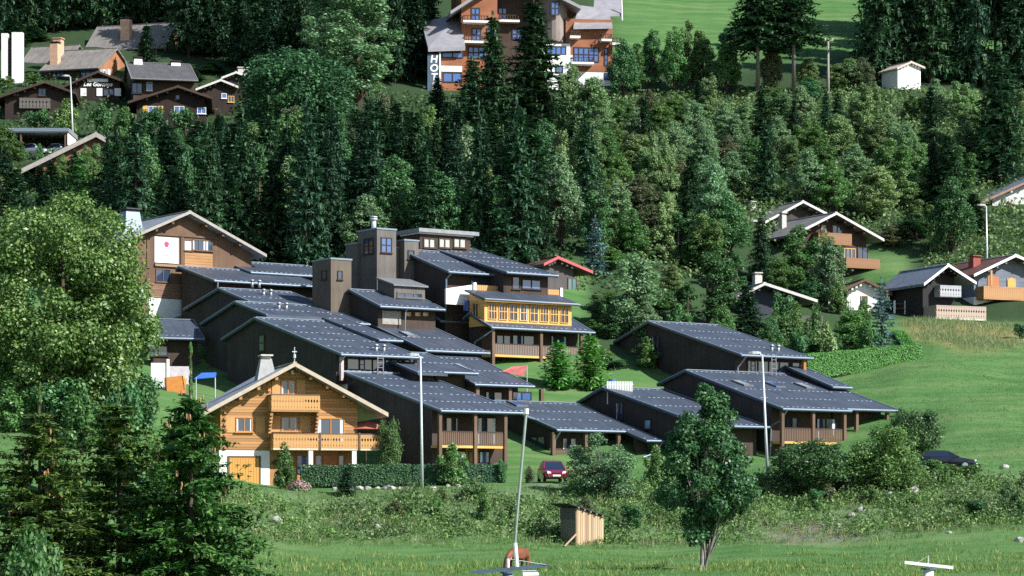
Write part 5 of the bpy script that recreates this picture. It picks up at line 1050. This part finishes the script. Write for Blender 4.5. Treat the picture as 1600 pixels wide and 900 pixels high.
broadleaf('poplar', 151, 24, 4.6, 170, 18000, .4, LM['willow'], .03, 'tall', .2); broadleaf('dome', 152, 13, 7.2, 160, 18000, .4, LM['dark'], .03, 'round', .18)
broadleaf('maple', 153, 15, 6.6, 260, 80000, .25, LM['maple'], .0, 'round', .17); broadleaf('ash', 154, 10, 3.1, 120, 30000, .2, LM['ash'], .03, 'ash', .17, GBARK, .2, 3)
broadleaf('sallow', 155, 5, 2.9, 110, 13000, .16, LM['willow'], .04, 'multi', .17, BARK, 0, 3); broadleaf('shrub', 156, 4.5, 3.0, 110, 16000, .17, LM['ash'], .02, 'round', .17, BARK, 0, 2); broadleaf('shrub2', 157, 4.5, 3.2, 110, 14000, .17, LM['mid'], .02, 'multi', .19, BARK, 0, 2)
NAMES = dict(spruce='spruce_tree', fir='fir_tree', tall='spruce_tree', blue='blue_spruce', larch='larch_tree', near='young_spruce', thuja='thuja', poplar='willow_tree', dome='maple_tree', maple='maple_tree', ash='ash_tree', sallow='willow_shrub', shrub='shrub', shrub2='shrub', bush='bush', dark='broadleaf_tree', mid='broadleaf_tree', light='broadleaf_tree', willow='willow_tree', brown='broadleaf_tree')
random.seed(21); LOG = []
def tree(key, px, top, Y, wpx, label, group=None, cat=None, sink=0.0, rz=None, base_py=None):
    h0, w0, cm, tm = TV[key]; q = P(px, top, Y); zb = T(q.x, Y) - sink if base_py is None else (YH - base_py) * Y / FP; h = q.z - zb
    if h < .8: LOG.append((key, px, top, Y, round(h, 1))); return None
    stem = key.rstrip('0123456789') if key != 'shrub2' else key; stem = stem.split('_')[0]; nm = NAMES[stem]
    e = empty(nm, (q.x, Y, zb), random.uniform(0, 6.28) if rz is None else rz, label, cat or ('bush' if stem in ('bush', 'shrub', 'shrub2', 'sallow') else 'tree'), group); w_ = wpx / FP * Y / w0; e.scale = (w_, w_, h / h0)
    c_ = obj('crown', cm, e); t_ = obj('trunk', tm, e); return e

# --- trees one can pick out
tree('maple', 98, 288, 172, 330, 'large leafy maple with glossy leaves at the left edge, before the poster house')
for k, px, top, Y, w_, lb in ((0, 62, 600, 74, 470, 'leftmost young spruce hung with brown cones in the foreground'), (1, 186, 585, 78, 480, 'middle young spruce in the foreground, between two others'), (2, 298, 536, 75, 470, 'young spruce with long bare leader before the chalet roof')):
    tree('near%d' % k, px, top, Y, w_, lb, 'young spruces in the foreground')
tree('ash', 1103, 574, 127, 180, 'airy ash tree standing on the grass before the terrace houses')
tree('sallow', 936, 678, 169, 150, 'silvery willow shrub behind the plank shed'); tree('shrub', 1266, 682, 170, 165, 'dense dark shrub right of the front lamp post'); tree('shrub2', 1378, 662, 171, 185, 'broad green shrub between dark shrub and black car'); tree('shrub', 1428, 634, 184, 105, 'dark shrub at the right end of the terrace houses')
tree('shrub2', 615, 652, 178, 72, 'round green bush right of the chalet balcony'); tree('bush_mid', 444, 696, 173.5, 62, 'leafy bush at the corner of the chalet balcony'); tree('bush_mid', 707, 696, 175, 75, 'low round bush below the slatted terrace balcony'); tree('spruce0', 541, 728, 171, 40, 'tiny conifer in front of the clipped chalet hedge'); tree('bush_dark', 784, 716, 176, 26, 'narrow bush at the right end of the chalet hedge'); tree('bush_brown', 826, 728, 176, 30, 'thin dry bush left of the red car')
tree('thuja', 872, 533, 208, 58, 'left one of the two bright conical thujas by the balcony building', 'pair of thujas'); tree('thuja', 922, 522, 209, 58, 'right one of the two bright conical thujas by the balcony building', 'pair of thujas')
tree('willow0', 985, 398, 224, 135, 'grey green willow tree left of the hedge house roof'); tree('dark0', 1105, 392, 232, 120, 'dark tree with silvery glints above the hedge house roof'); tree('spruce1', 1166, 440, 228, 90, 'dark spruce beside the hidden chalet roof'); tree('mid0', 1240, 468, 226, 85, 'bright round tree just right of the hidden chalet'); tree('mid1', 1330, 478, 229, 95, 'grey green tree left of the blue spruce'); tree('blue', 1377, 434, 229, 62, 'blue spruce with tiered branches above the clipped hedge'); tree('mid0', 1250, 348, 254, 110, 'round green tree left of the wooden balconies'); tree('willow0', 1300, 372, 248, 85, 'slender pale tree in front of the lower dark chalet'); tree('spruce2', 1188, 335, 253, 60, 'dark conifer beside the upper chalet chimney')
tree('blue', 930, 335, 243, 50, 'pale blue spruce behind the garden cabin'); tree('dark1', 1135, 300, 258, 100, 'dark rounded tree left of the upper chalet'); tree('dark0', 1060, 330, 252, 90, 'dark tree in the gap above the grey green willow')
tree('spruce3', 834, -8, 306, 135, 'tallest dark spruce in front of the hotel'); tree('fir0', 737, 88, 308, 105, 'dense blue green fir in front of the hotel wing'); tree('spruce1', 770, 18, 318, 90, 'slim spruce in front of the hotel balconies'); tree('spruce2', 683, 118, 322, 56, 'small spruce below the hotel sign'); tree('spruce0', 818, 170, 256, 150, 'broad dark spruce rising behind the clerestory box'); tree('light0', 890, 95, 318, 80, 'pale leafy tree in front of the white hotel base'); tree('light1', 925, 110, 312, 90, 'pale leafy tree before the right part of the hotel')
tree('poplar', 560, -30, 326, 150, 'tall silvery willow between dark maple and hotel'); tree('poplar', 520, -45, 335, 110, 'tall silvery willow just behind the dark round maple'); tree('dome', 466, 72, 306, 215, 'big dark dome shaped maple below the spruce wood'); tree('spruce1', 229, 36, 340, 56, 'single spruce in front of the shingled roof')
tree('larch', 124, 238, 252, 85, 'bright green larch above the leafy maple'); tree('spruce3', 376, 6, 348, 62, 'light tipped spruce behind the small gable chalets')
for px, top, lb in ((1184, -60, 'tall bare stemmed spruce left of its twin at the upper meadow edge'), (1240, -70, 'tall bare stemmed spruce right of its twin, beside the utility pole')): tree('tall%d' % (px % 2), px, top, 338, 110, lb)
tree('spruce2', 1563, 70, 296, 135, 'big dark spruce rising from the slope at the right edge'); tree('spruce1', 1482, 205, 280, 85, 'dark spruce on the slope left of the edge chalet roof'); tree('brown0', 1395, 352, 270, 75, 'purple brown tree behind the steep lawn'); tree('dark1', 1430, 330, 272, 80, 'dark tree behind the steep lawn, left of the hut')
tree('mid0', 1445, 255, 284, 85, 'round tree on the slope above the white edged hut'); tree('spruce0', 1520, 300, 276, 70, 'dark spruce behind the grey chalet with red chimney'); tree('bush_mid', 110, 588, 178, 120, 'bright round bush under the leafy maple'); tree('bush_dark', 205, 578, 182, 115, 'dark bush right under the leafy maple'); tree('shrub2', 40, 818, 62, 300, 'pale leafy bush in the lower left corner'); tree('bush_mid', 310, 650, 184, 100, 'green bush left of the chalet garage')
tree('bush_mid', 1550, 745, 175, 55, 'low bush on the bank near the right edge'); tree('bush_dark', 1512, 724, 175, 60, 'low dark bush right of the black car'); tree('bush_mid', 1462, 721, 174.5, 85, 'leafy bush in front of the black car'); tree('bush_mid', 1488, 727, 174.8, 62, 'leafy bush right in front of the black car bonnet'); tree('bush_dark', 1440, 716, 175.2, 60, 'dark bush at the tail of the black car'); tree('bush_dark', 1595, 505, 236, 40, 'dark bush at the right edge before the chalet door'); tree('bush_mid', 1025, 700, 172, 60, 'bush left of the airy ash tree'); tree('bush_mid', 1010, 530, 215, 70, 'bush below the grey green willow'); tree('bush_light', 960, 480, 226, 70, 'pale bush beside the conservatory lawn')
tree('dark0', 20, 420, 205, 150, 'dark tree behind the leafy maple at the left edge'); tree('bush_dark', 20, 585, 186, 110, 'dark garden bush at the left edge'); tree('mid1', 5, 190, 290, 90, 'green tree beside the carport at the left edge'); tree('bush_mid', 62, 226, 296, 22, 'small bush in front of the carport cars')
for px in (60, 105, 150, 195, 240, 290): tree('bush_mid' if px % 2 else 'bush_dark', px, 158 + (px % 7) * 2, 308, 62, 'leafy bush in the row below the dark guest houses', 'bushes below the guest houses')

for px, top, Y, w_, k in ((925, 470, 228, 60, 'bush_dark'), (950, 455, 232, 75, 'mid0'), (1020, 440, 232, 90, 'mid1'), (1045, 415, 240, 80, 'light0'), (1075, 440, 231, 75, 'dark0'), (1010, 470, 222, 70, 'willow1'), (1060, 478, 224, 60, 'bush_mid'), (1130, 470, 224, 60, 'mid1'), (1205, 490, 222, 60, 'dark1'), (1275, 480, 228, 60, 'bush_mid'), (1290, 505, 225, 60, 'bush_light'), (1150, 395, 246, 90, 'dark0'), (1215, 400, 250, 80, 'mid1'), (1185, 440, 244, 60, 'spruce0'), (1270, 430, 248, 70, 'dark1'), (1110, 360, 252, 100, 'mid0'), (1005, 350, 252, 90, 'light0'), (955, 385, 246, 80, 'mid1'), (1225, 455, 236, 50, 'bush_dark'), (1355, 505, 226, 60, 'bush_mid'), (1310, 440, 246, 50, 'bush_mid'), (960, 560, 214, 60, 'bush_dark'), (940, 545, 216, 60, 'bush_mid'), (905, 575, 213, 40, 'bush_dark'), (945, 505, 222, 60, 'bush_dark'), (925, 500, 224, 50, 'bush_mid'), (1000, 500, 218, 60, 'bush_dark'), (1190, 520, 224, 60, 'bush_mid'), (1255, 515, 223, 50, 'bush_dark'), (1300, 515, 227, 60, 'dark1'), (1350, 470, 240, 50, 'bush_mid')):
    tree(k, px, top, Y, w_, 'garden %s between the conservatory and the blue spruce' % ('bush' if 'bush' in k else 'conifer' if 'spruce' in k else 'tree'), 'garden trees and bushes behind the hedge house' if 'bush' not in k else 'garden bushes behind the hedge house')
for px, top, Y in ((44, 268, 279), (62, 258, 280), (80, 250, 279), (98, 240, 280), (116, 234, 280), (134, 224, 280), (152, 218, 281), (170, 214, 282)): tree(random.choice(['spruce0', 'mid1', 'spruce2', 'light1', 'mid0']), px, top, Y, 48, 'tree hiding the wall of the brown roadside house', 'trees before the roadside house')
for px, top, Y, w_ in ((125, 52, 368, 55), (110, 60, 362, 50), (20, 20, 360, 60), (50, 40, 364, 60), (300, 85, 352, 60), (320, 70, 354, 60), (300, 108, 340, 44), (330, 98, 344, 50), (195, 108, 348, 36), (215, 92, 350, 50), (12, 118, 335, 40), (50, 112, 336, 36)): tree(random.choice(['spruce0', 'spruce1', 'spruce3']) if top < 90 or px > 280 else 'mid0', px, top, Y, w_, 'tree squeezed between the shingled houses at the upper left', 'trees between the shingled houses')
random.seed(77)
for i in range(46):
    px = random.uniform(600, 1640); Y = random.uniform(162.5, 169 if px < 890 else 175); q = P(px, 800, Y)
    if 1190 < px < 1340 and Y < 166: continue
    hb_ = random.uniform(.7, 1.6); tree(random.choice(['bush_mid', 'bush_light', 'bush_dark', 'bush_brown']), px, YH - (T(q.x, Y) + hb_) / Y * FP, Y, random.uniform(30, 62), 'low scrubby bush growing on the grassy bank', 'scrubby bushes on the bank')

for px, top, Y, w_, k in ((62, 600, 181, 120, 'bush_dark'), (150, 585, 180, 130, 'bush_mid'), (20, 560, 183, 120, 'bush_dark'), (228, 600, 187, 70, 'bush_mid'), (180, 640, 173, 60, 'bush_dark'), (70, 588, 168, 130, 'bush_dark'), (125, 600, 167, 110, 'bush_mid'), (15, 600, 168, 110, 'bush_mid'), (200, 590, 170, 100, 'bush_dark')): tree(k, px, top, Y, w_, 'garden bush crowded under the big leafy maple', 'bushes under the maple')
for px, top, Y, w_, k in ((110, 712, 152, 110, 'bush_dark'), (170, 700, 153, 120, 'bush_dark'), (240, 690, 155, 120, 'bush_mid'), (300, 690, 157, 110, 'bush_dark'), (330, 720, 158, 90, 'bush_mid'), (215, 740, 148, 120, 'bush_dark'), (30, 770, 146, 130, 'bush_mid')): tree(k, px, top, Y, w_, 'bush on the slope behind the young foreground spruces', 'bushes behind the young spruces')
# --- the woods
def ceil_wood(px):
    for x, y in ((22, 205), (165, 268), (200, 192), (335, 178), (395, 168), (560, 150), (660, 142), (958, 150)):
        if px < x: return y
    return 150
def zone(px, Y, label):
    if 'behind the terrace roofs' in label or 'dense wood between' in label:
        kind = 'dark spruce' if 'spruce in' in label else 'leafy tree'
        z_ = ('behind the house with the white poster' if px < 330 else 'behind the small square tower' if px < 520 else 'behind the tall stair tower' if px < 660 else 'behind the clerestory box' if px < 800 else 'behind the conservatory') if Y < 275 else ('below the roadside house' if px < 165 else 'below the dark guest houses' if px < 340 else 'below the dome shaped maple' if px < 540 else 'below the silvery willow' if px < 660 else 'below the hotel wing' if px < 780 else 'below the white hotel base')
        return kind + ' in the wood ' + z_
    if 'shrubby slope' in label:
        kind = label.split(' on ')[0]; z_ = ('left of the bare grey pole' if px < 1000 else 'right of the bare grey pole' if px < 1120 else 'below the bare stemmed spruces' if px < 1290 else 'below the white hut' if px < 1450 else 'beside the big right edge spruce') if Y > 290 else ('behind the grey green willow' if px < 1140 else 'just above the paired dark chalets' if px < 1320 else 'above the steep lawn')
        return kind + ' on the scrub slope ' + z_
    if 'high wood' in label:
        z_ = 'behind the white slabs' if px < 110 else 'behind the shingled houses' if px < 290 else 'above the small gable chalets' if px < 420 else 'behind the dome shaped maple' if px < 520 else 'between silvery willow and hotel'
        return 'tall dark spruce in the high wood ' + z_
    if 'upper right corner' in label: return label.replace('in the stand at the upper right corner', 'in the stand ' + ('behind the white hut' if px < 1450 else 'right of the white hut' if px < 1540 else 'in the upper right corner'))
    return label
def tree_auto(kinds, px, Y, hm, wm, label, group, ceil=-999):
    label = zone(px, Y, label); group = label.replace('spruce ', 'spruces ', 1).replace('tree ', 'trees ', 1)
    X = (px - 800) / FP * Y; zb = T(X, Y); top = YH - (zb + hm) / Y * FP
    if top < ceil:
        top = ceil + random.uniform(0, 48); hm2 = (YH - top) * Y / FP - zb
        if hm2 < 3.2: return None
        wm *= max(.55, hm2 / hm)
    return tree(random.choice(kinds), px, top, Y, wm * FP / Y, label, group)
SPR = ['spruce0', 'spruce1', 'spruce2', 'spruce3', 'fir1']; BRD = ['dark0', 'dark1', 'mid0', 'mid1', 'light0', 'light1', 'brown0', 'willow1']
Y = 241.0; r_ = 0
while Y < 332:
    px = -30 + (r_ % 2) * 26
    while px < 935:
        p_ = px + random.uniform(-12, 12); y_ = Y + random.uniform(-3, 3); skip = (700 < p_ < 745 and Y < 243) or (860 < p_ and Y < 246) or (165 > p_ and Y > 282) or (165 <= p_ < 335 and Y > 300)
        if not skip:
            if random.random() < (.72 if p_ < 860 else .3): tree_auto(SPR, p_, y_, random.uniform(8, 17), random.uniform(4.8, 7.4), 'dark spruce in the dense wood between the terrace roofs and the hotel', 'dark spruces of the wood', ceil_wood(p_))
            else: tree_auto(BRD, p_, y_, random.uniform(6, 11), random.uniform(5, 7.5), 'leafy tree among the dark spruces behind the terrace roofs', 'leafy trees of the wood', ceil_wood(p_))
        px += random.uniform(40, 56)
    Y += 9.5; r_ += 1
def ceil_right(px): return 150 if px < 975 else (140 if 1370 < px < 1450 else 118)
Y = 250.0; r_ = 0
while Y < 338:
    px = 940 + (r_ % 2) * 22
    while px < 1600:
        p_ = px + random.uniform(-12, 12); y_ = Y + random.uniform(-3, 3)
        skip = (1135 < p_ < 1400 and Y < 280) or (1400 <= p_ and Y < 268) or (p_ > 1505 and Y < 296) or (1340 < p_ < 1415 and Y < 275)
        if not skip:
            hi = 10 if Y < 280 else 6.5
            k = random.random(); lab = ('leafy tree on the shrubby slope below the upper meadow', 'leafy trees of the right slope')
            if k < .12: tree_auto(SPR, p_, y_, random.uniform(6, 10), random.uniform(3.4, 4.6), 'small spruce on the shrubby slope below the upper meadow', 'small spruces of the right slope', ceil_right(p_))
            else: tree_auto(['mid0', 'mid1', 'light0', 'light1', 'willow0', 'willow1', 'brown1', 'dark1'] + ['light0', 'willow1', 'mid0'], p_, y_, random.uniform(3.5, hi), random.uniform(4.5, 7), *lab, ceil_right(p_))
        px += random.uniform(42, 60)
    Y += 10; r_ += 1
for r_, Y in enumerate((378, 392, 408, 426)):
    px = -30 + r_ * 13
    while px < 668:
        if not (440 < px < 600 and r_ == 0): tree_auto(SPR[:4], px + random.uniform(-8, 8), Y + random.uniform(-4, 4), random.uniform(17, 25), random.uniform(6, 8.5), 'tall dark spruce in the high wood along the top left', 'tall spruces of the high wood')
        px += random.uniform(34, 46)
for r_, (Y, xa, xb) in enumerate(((366, 285, 470), (355, 300, 470), (342, 396, 470), (372, -30, 300), (345, 575, 668), (360, 470, 668))):
    px = xa
    while px < xb:
        tree_auto(SPR[:4], px + random.uniform(-8, 8), Y + random.uniform(-3, 3), random.uniform(13, 20), random.uniform(5.5, 7.5), 'tall dark spruce in the high wood along the top left', 'tall spruces of the high wood'); px += random.uniform(30, 42)
for px in (700, 716, 742, 760, 785, 800, 815, 850, 868, 905, 940, 955): tree_auto(['light0', 'mid0', 'mid1', 'willow1'] if px > 840 or random.random() < .4 else SPR, px, random.uniform(322, 332), random.uniform(6, 8.5), 5, 'tree pressed close below the hotel terrace', 'trees close below the hotel', 118 if px > 845 else 128)
for px in range(575, 700, 17): tree_auto(['mid0', 'willow1', 'mid1', 'spruce0', 'spruce2', 'dark1'], px, random.uniform(326, 336), random.uniform(5, 9), 5.5, 'tree pressed close below the hotel terrace', 'trees close below the hotel', 128)
for px in range(395, 470, 18): tree_auto(['mid0', 'dark1', 'spruce0'], px, random.uniform(312, 320), random.uniform(5, 8), 5, 'tree at the left foot of the dome shaped maple', 'g', 120)
for px in (612, 632, 650, 668): tree_auto(SPR[:4], px, 352, random.uniform(14, 19), 6, 'dark spruce standing close left of the hotel', 'spruces left of the hotel')
for r_, Y in enumerate((350, 362, 378)):
    px = 1366 + r_ * 9
    while px < 1640:
        bare = r_ < 2 and px > 1490 and random.random() < .6
        tree_auto(['tall0', 'tall1'] if bare else SPR[:4], px + random.uniform(-6, 6), Y + random.uniform(-3, 3), random.uniform(20, 27), random.uniform(6, 8), 'tall dark spruce in the stand at the upper right corner' if not bare else 'bare stemmed spruce in the stand at the upper right corner', 'spruces of the upper right stand')
        px += random.uniform(26, 40)
for px in range(975, 1180, 26): tree_auto(['dark0', 'dark1', 'mid0', 'mid1', 'brown1'], px + random.uniform(-8, 8), 342 + random.uniform(-5, 5), random.uniform(6, 9.5), random.uniform(5, 7), 'dark leafy tree along the lower edge of the upper meadow', 'trees along the upper meadow edge')
for px in (1205, 1262, 1310, 1328, 1345): tree_auto(['mid0', 'light1', 'brown1'], px, 341, random.uniform(4, 8), random.uniform(4, 5.5), 'leafy tree among the tall spruces below the upper meadow', 'leafy trees by the utility pole')
print('tree problems', LOG)

# --- cones on the young spruces
def cones(px, Y, top, wpx, n):
    mb = MB(); zt = (YH - top) * Y / FP
    for i in range(n):
        t = random.uniform(.2, .8); z = zt - t * 6.2; rr = wpx / FP * Y * .5 * (t * 6.2 / 10.5) * random.uniform(.55, .95); a = random.uniform(math.pi * .9, math.pi * 2.1); x0 = (px - 800) / FP * Y + rr * math.cos(a); y0 = Y + rr * math.sin(a)
        for k in range(random.randint(1, 3)):
            x = x0 + random.uniform(-.12, .12); y = y0 + random.uniform(-.1, .1); zz = z + random.uniform(-.08, .08); mb.tube([(x, y, zz), (x, y, zz - .05), (x, y, zz - .13), (x, y, zz - .17)], [.012, .028, .024, .006], 6)
    return mb
cm_ = plain('brown_cone', (.36, .2, .1), .8)
roots = [o_ for o_ in COL.objects if o_.name.startswith('young_spruce')]
for e, (px, top, Y, w_, n) in zip(roots, ((62, 596, 74, 330, 26), (186, 585, 78, 320, 20), (298, 536, 75, 400, 18))):
    mb = cones(px, Y, top, w_, n); M_ = Matrix.LocRotScale(e.location, e.rotation_euler, e.scale).inverted(); mb.v = [tuple(M_ @ Vector(v_)) for v_ in mb.v]; tag(mb.build('cones', cm_, e), kind='stuff')

# --- hedges
def hedge(label, a, b, h, d, mat, n, leaf=.16, top_a=None):
    a = Vector(a); b = Vector(b); L_ = (b - a).length; dr = (b - a).normalized(); rz = math.atan2(dr.y, dr.x); e = empty('clipped_hedge', a, rz, label, 'hedge'); dz = b.z - a.z; k = dz / L_
    MB().prism([(.1, .1, -.5), (L_ - .1, .1, dz - .5), (L_ - .1, .1, dz + h - .12), (.1, .1, h - .12)], (0, d - .2, 0)).build('core', plain('hedge_twigs', (.02, .03, .012), .95), e)
    g = np.random.default_rng(5); f_ = g.random(n); x = g.random(n) * L_; u_ = g.random(n); fr_ = f_ < h / (h + d); fr2 = f_ > .93
    y = np.where(fr_, 0, u_ * d); z = np.where(fr_, u_ * h, h); x = np.where(fr2, L_ * (g.random(n) > .5), x); z = np.where(fr2, g.random(n) * h, z)
    nn = np.where(fr_[:, None], np.array([[0, -1, .3]]), np.array([[0, -.1, 1]])) + g.normal(size=(n, 3)) * .45; c_ = np.stack([x, y, z + x * k], 1) + g.normal(size=(n, 3)) * .03 + (np.sin(x * 2.1) * .04)[:, None] * np.array([0, 1, 1])
    obj('foliage', quads('foliage', leaf_quads(c_, unit(nn), leaf * g.uniform(.6, 1.3, n), .6), mat), e)
G3 = lambda px, py, Y: P(px, py, Y)
hedge('long clipped bright green hedge above the right meadow', G3(1262, 590, 219), G3(1440, 574, 224), 2.0, 1.6, LM['hedge'], 20000, .13); hedge('short return of the bright clipped hedge by the dry grass', G3(1440, 574, 224.0), G3(1413, 540, 236), 1.4, 1.2, LM['hedge'], 8000, .13)
hedge('dark clipped hedge below the chalet, left section', G3(470, 759, 174.3), G3(642, 757, 175), 1.35, .9, LM['dhedge'], 7000, .13); hedge('dark clipped hedge below the terrace balcony, right of the lamp post', G3(646, 757, 175.2), G3(786, 756, 176), 1.3, .9, LM['dhedge'], 6000, .13)
fs = MB(); ex = P(468, 760, 173); fe = empty('flowering_shrub', (ex.x, ex.y, T(ex.x, ex.y)), 0, 'low shrub covered in pink flowers beside the garage', 'shrub'); g = np.random.default_rng(9); d = unit(g.normal(size=(1500, 3)) + np.array([0, 0, .5])); c_ = d * np.array([.95, .6, .8]) * (1 - .3 * g.random(1500)[:, None]); c_[:, 2] = np.maximum(.05, c_[:, 2])
obj('flowers', quads('flowers', leaf_quads(c_[:900], d[:900], .12 * np.ones(900), .8), leafmat('pink_flowers', (.28, .14, .16), (.45, .25, .27), (.6, .42, .42), .2)), fe); obj('leaves', quads('leaves', leaf_quads(c_[900:], d[900:], .15 * np.ones(600), .6), LM['mid']), fe)

# --- ground cover nobody could count
def scatter(n, x0, x1, y0, y1, seed, keep):
    g = np.random.default_rng(seed); y = g.uniform(y0, y1, n); px = g.uniform(x0, x1, n); x = (px - 800) / FP * y; m_ = keep(px, y, g); x, y = x[m_], y[m_]; return x, y, TT(x, y), g
def blades(name, label, pts_, hgt, blade, per, spread, mat, wide=.16, flop=.35):
    x, y, z, g = pts_; n = len(x); k = n * per; bx = np.repeat(np.stack([x, y, z], 1), per, 0) + g.normal(size=(k, 3)) * np.array([spread, spread, 0]); hh = np.repeat(hgt * g.uniform(.5, 1.3, n), per) * g.uniform(.6, 1.2, k)
    ax = unit(np.stack([g.normal(size=k) * flop, g.normal(size=k) * flop, np.ones(k)], 1)); nr = unit(np.cross(ax, g.normal(size=(k, 3)))); c_ = bx + ax * hh[:, None] * .5; a = ax * hh[:, None] * .5; b = np.cross(nr, ax) * (hh * wide)[:, None] * .5
    V = np.stack([c_ - a - b * .4, c_ + b - a * .1, c_ + a, c_ - b - a * .1], 1); o_ = obj(name, quads(name, V, mat)); tag(o_, label, None, None, 'stuff'); return o_
def leafy(name, label, pts_, hgt, leaf, per, spread, mat):
    x, y, z, g = pts_; n = len(x); k = n * per; hh = np.repeat(hgt * g.uniform(.3, 1.3, n), per); d = unit(g.normal(size=(k, 3)) + np.array([0, 0, .3])); sp_ = np.repeat(spread * g.uniform(.5, 1.3, n), per)
    c_ = np.repeat(np.stack([x, y, z], 1), per, 0) + d * sp_[:, None] * np.array([1, 1, .6]) + np.array([0, 0, 1]) * (hh * g.uniform(.2, 1, k))[:, None]; nr = unit(d + g.normal(size=(k, 3)) * .6 + np.array([0, 0, .4])); V = leaf_quads(c_, nr, leaf * g.uniform(.6, 1.4, k), .6)
    o_ = obj(name, quads(name, V, mat)); tag(o_, label, None, None, 'stuff'); return o_
GS = leafmat('mown_grass_blades', (0.036, 0.095, 0.027), (0.063, 0.140, 0.041), (0.099, 0.171, 0.063), .3, .6, .2, .02); GR = leafmat('meadow_grass_blades', (0.079, 0.158, 0.034), (0.135, 0.227, 0.059), (0.237, 0.275, 0.101), .3, .6, .2, .02); DR = leafmat('straw_grass', (0.133, 0.194, 0.079), (0.230, 0.260, 0.132), (0.387, 0.402, 0.229), .3, .7, .1, .02); HB = leafmat('bank_herbs_leaves', (0.058, 0.139, 0.040), (0.135, 0.267, 0.079), (0.290, 0.397, 0.158), .28, .55, .25, .02); UG = leafmat('undergrowth_leaves', (0.026, 0.065, 0.025), (0.060, 0.121, 0.046), (0.119, 0.186, 0.077), .25, .55, .25, .02)
wob = lambda px, y: np.sin(px * .021 + y * .9) * np.sin(px * .009 - y * .35)
blades('meadow_grass', 'short green meadow grass in the foreground', scatter(26000, 330, 1640, 108, 161, 1, lambda px, y, g: g.random(len(y)) < .55 + .45 * wob(px, y)), .16, 0, 4, .12, GR, .14)
blades('tall_meadow_grass', 'taller grass tufts scattered over the foreground meadow', scatter(3500, 330, 1640, 108, 160, 2, lambda px, y, g: wob(px, y) > .15), .34, 0, 7, .12, leafmat('tuft_blades', (0.083, 0.158, 0.035), (0.206, 0.279, 0.077), (0.454, 0.391, 0.173), .3, .6, .2, .02), .1)
blades('slope_grass', 'mown grass of the right hand meadow', scatter(14000, 1230, 1640, 178, 232, 3, lambda px, y, g: g.random(len(y)) < .8), .13, 0, 4, .15, GS, .16)
leafy('tall_bank_weeds', 'waist high leafy weeds in drifts on the bank', scatter(2600, 520, 1640, 161.5, 174, 14, lambda px, y, g: (wob(px * 1.7 + 40, y * 1.3) > .05) & (y < 169.5 + 5 * (px > 880)) & ~((px > 1190) & (px < 1345) & (y < 166))), 1.0, .2, 16, .35, leafmat('weed_leaves', (.05, .1, .035), (.11, .18, .065), (.22, .27, .13), .28, .55, .25, .02))
leafy('bank_herbs', 'tangled herbs and weeds covering the bank', scatter(9000, 300, 1640, 161, 176, 4, lambda px, y, g: (y < 168.6 + 6 * (px > 890)) & (g.random(len(y)) < .6 + .5 * wob(px, y) - .75 * np.exp(-((px - 1270) / 70) ** 2 - ((y - 162.5) / 2) ** 2))), .5, .17, 11, .3, HB)
blades('bank_grass', 'dry and green grass stems on the bank', scatter(2600, 300, 1640, 160.5, 168.8, 5, lambda px, y, g: wob(px + 60, y) > .1), .5, 0, 6, .15, DR, .07, .3)
blades('bank_green_grass', 'green grass clumps on the bank', scatter(9000, 300, 1640, 159.5, 171.5, 6, lambda px, y, g: g.random(len(y)) < .8), .3, 0, 6, .16, GR, .1, .4)
blades('dry_meadow', 'tall straw coloured grass below the right hand chalets', scatter(7500, 1400, 1640, 225, 245, 7, lambda px, y, g: g.random(len(y)) < .75 * np.clip((y - 226 + 3 * np.sin(px * .03)) / 7, 0, 1) * np.clip((px - 1405) / 40, 0, 1) * (.6 + .6 * wob(px, y * .5))), .5, 0, 6, .2, DR, .07, .3)
blades('left_lawn_grass', 'lawn grass under the maple at the left', scatter(6000, -30, 330, 150, 186, 8, lambda px, y, g: g.random(len(y)) < .9), .15, 0, 4, .14, GS, .16)
leafy('wood_undergrowth', 'dark undergrowth on the floor of the wood', scatter(5200, -60, 960, 238, 340, 9, lambda px, y, g: g.random(len(y)) < .9), .6, .42, 9, .8, UG)
leafy('slope_undergrowth', 'green scrub covering the right slope below the meadow', scatter(5200, 930, 1650, 248, 341, 10, lambda px, y, g: ~((px > 1325) & (px < 1445) & (y < 272)) & ~((px > 1130) & (y < 262))), .8, .4, 13, .9, leafmat('scrub_leaves', (0.058, 0.113, 0.042), (0.124, 0.199, 0.075), (0.247, 0.322, 0.135), .28, .55, .25, .02))
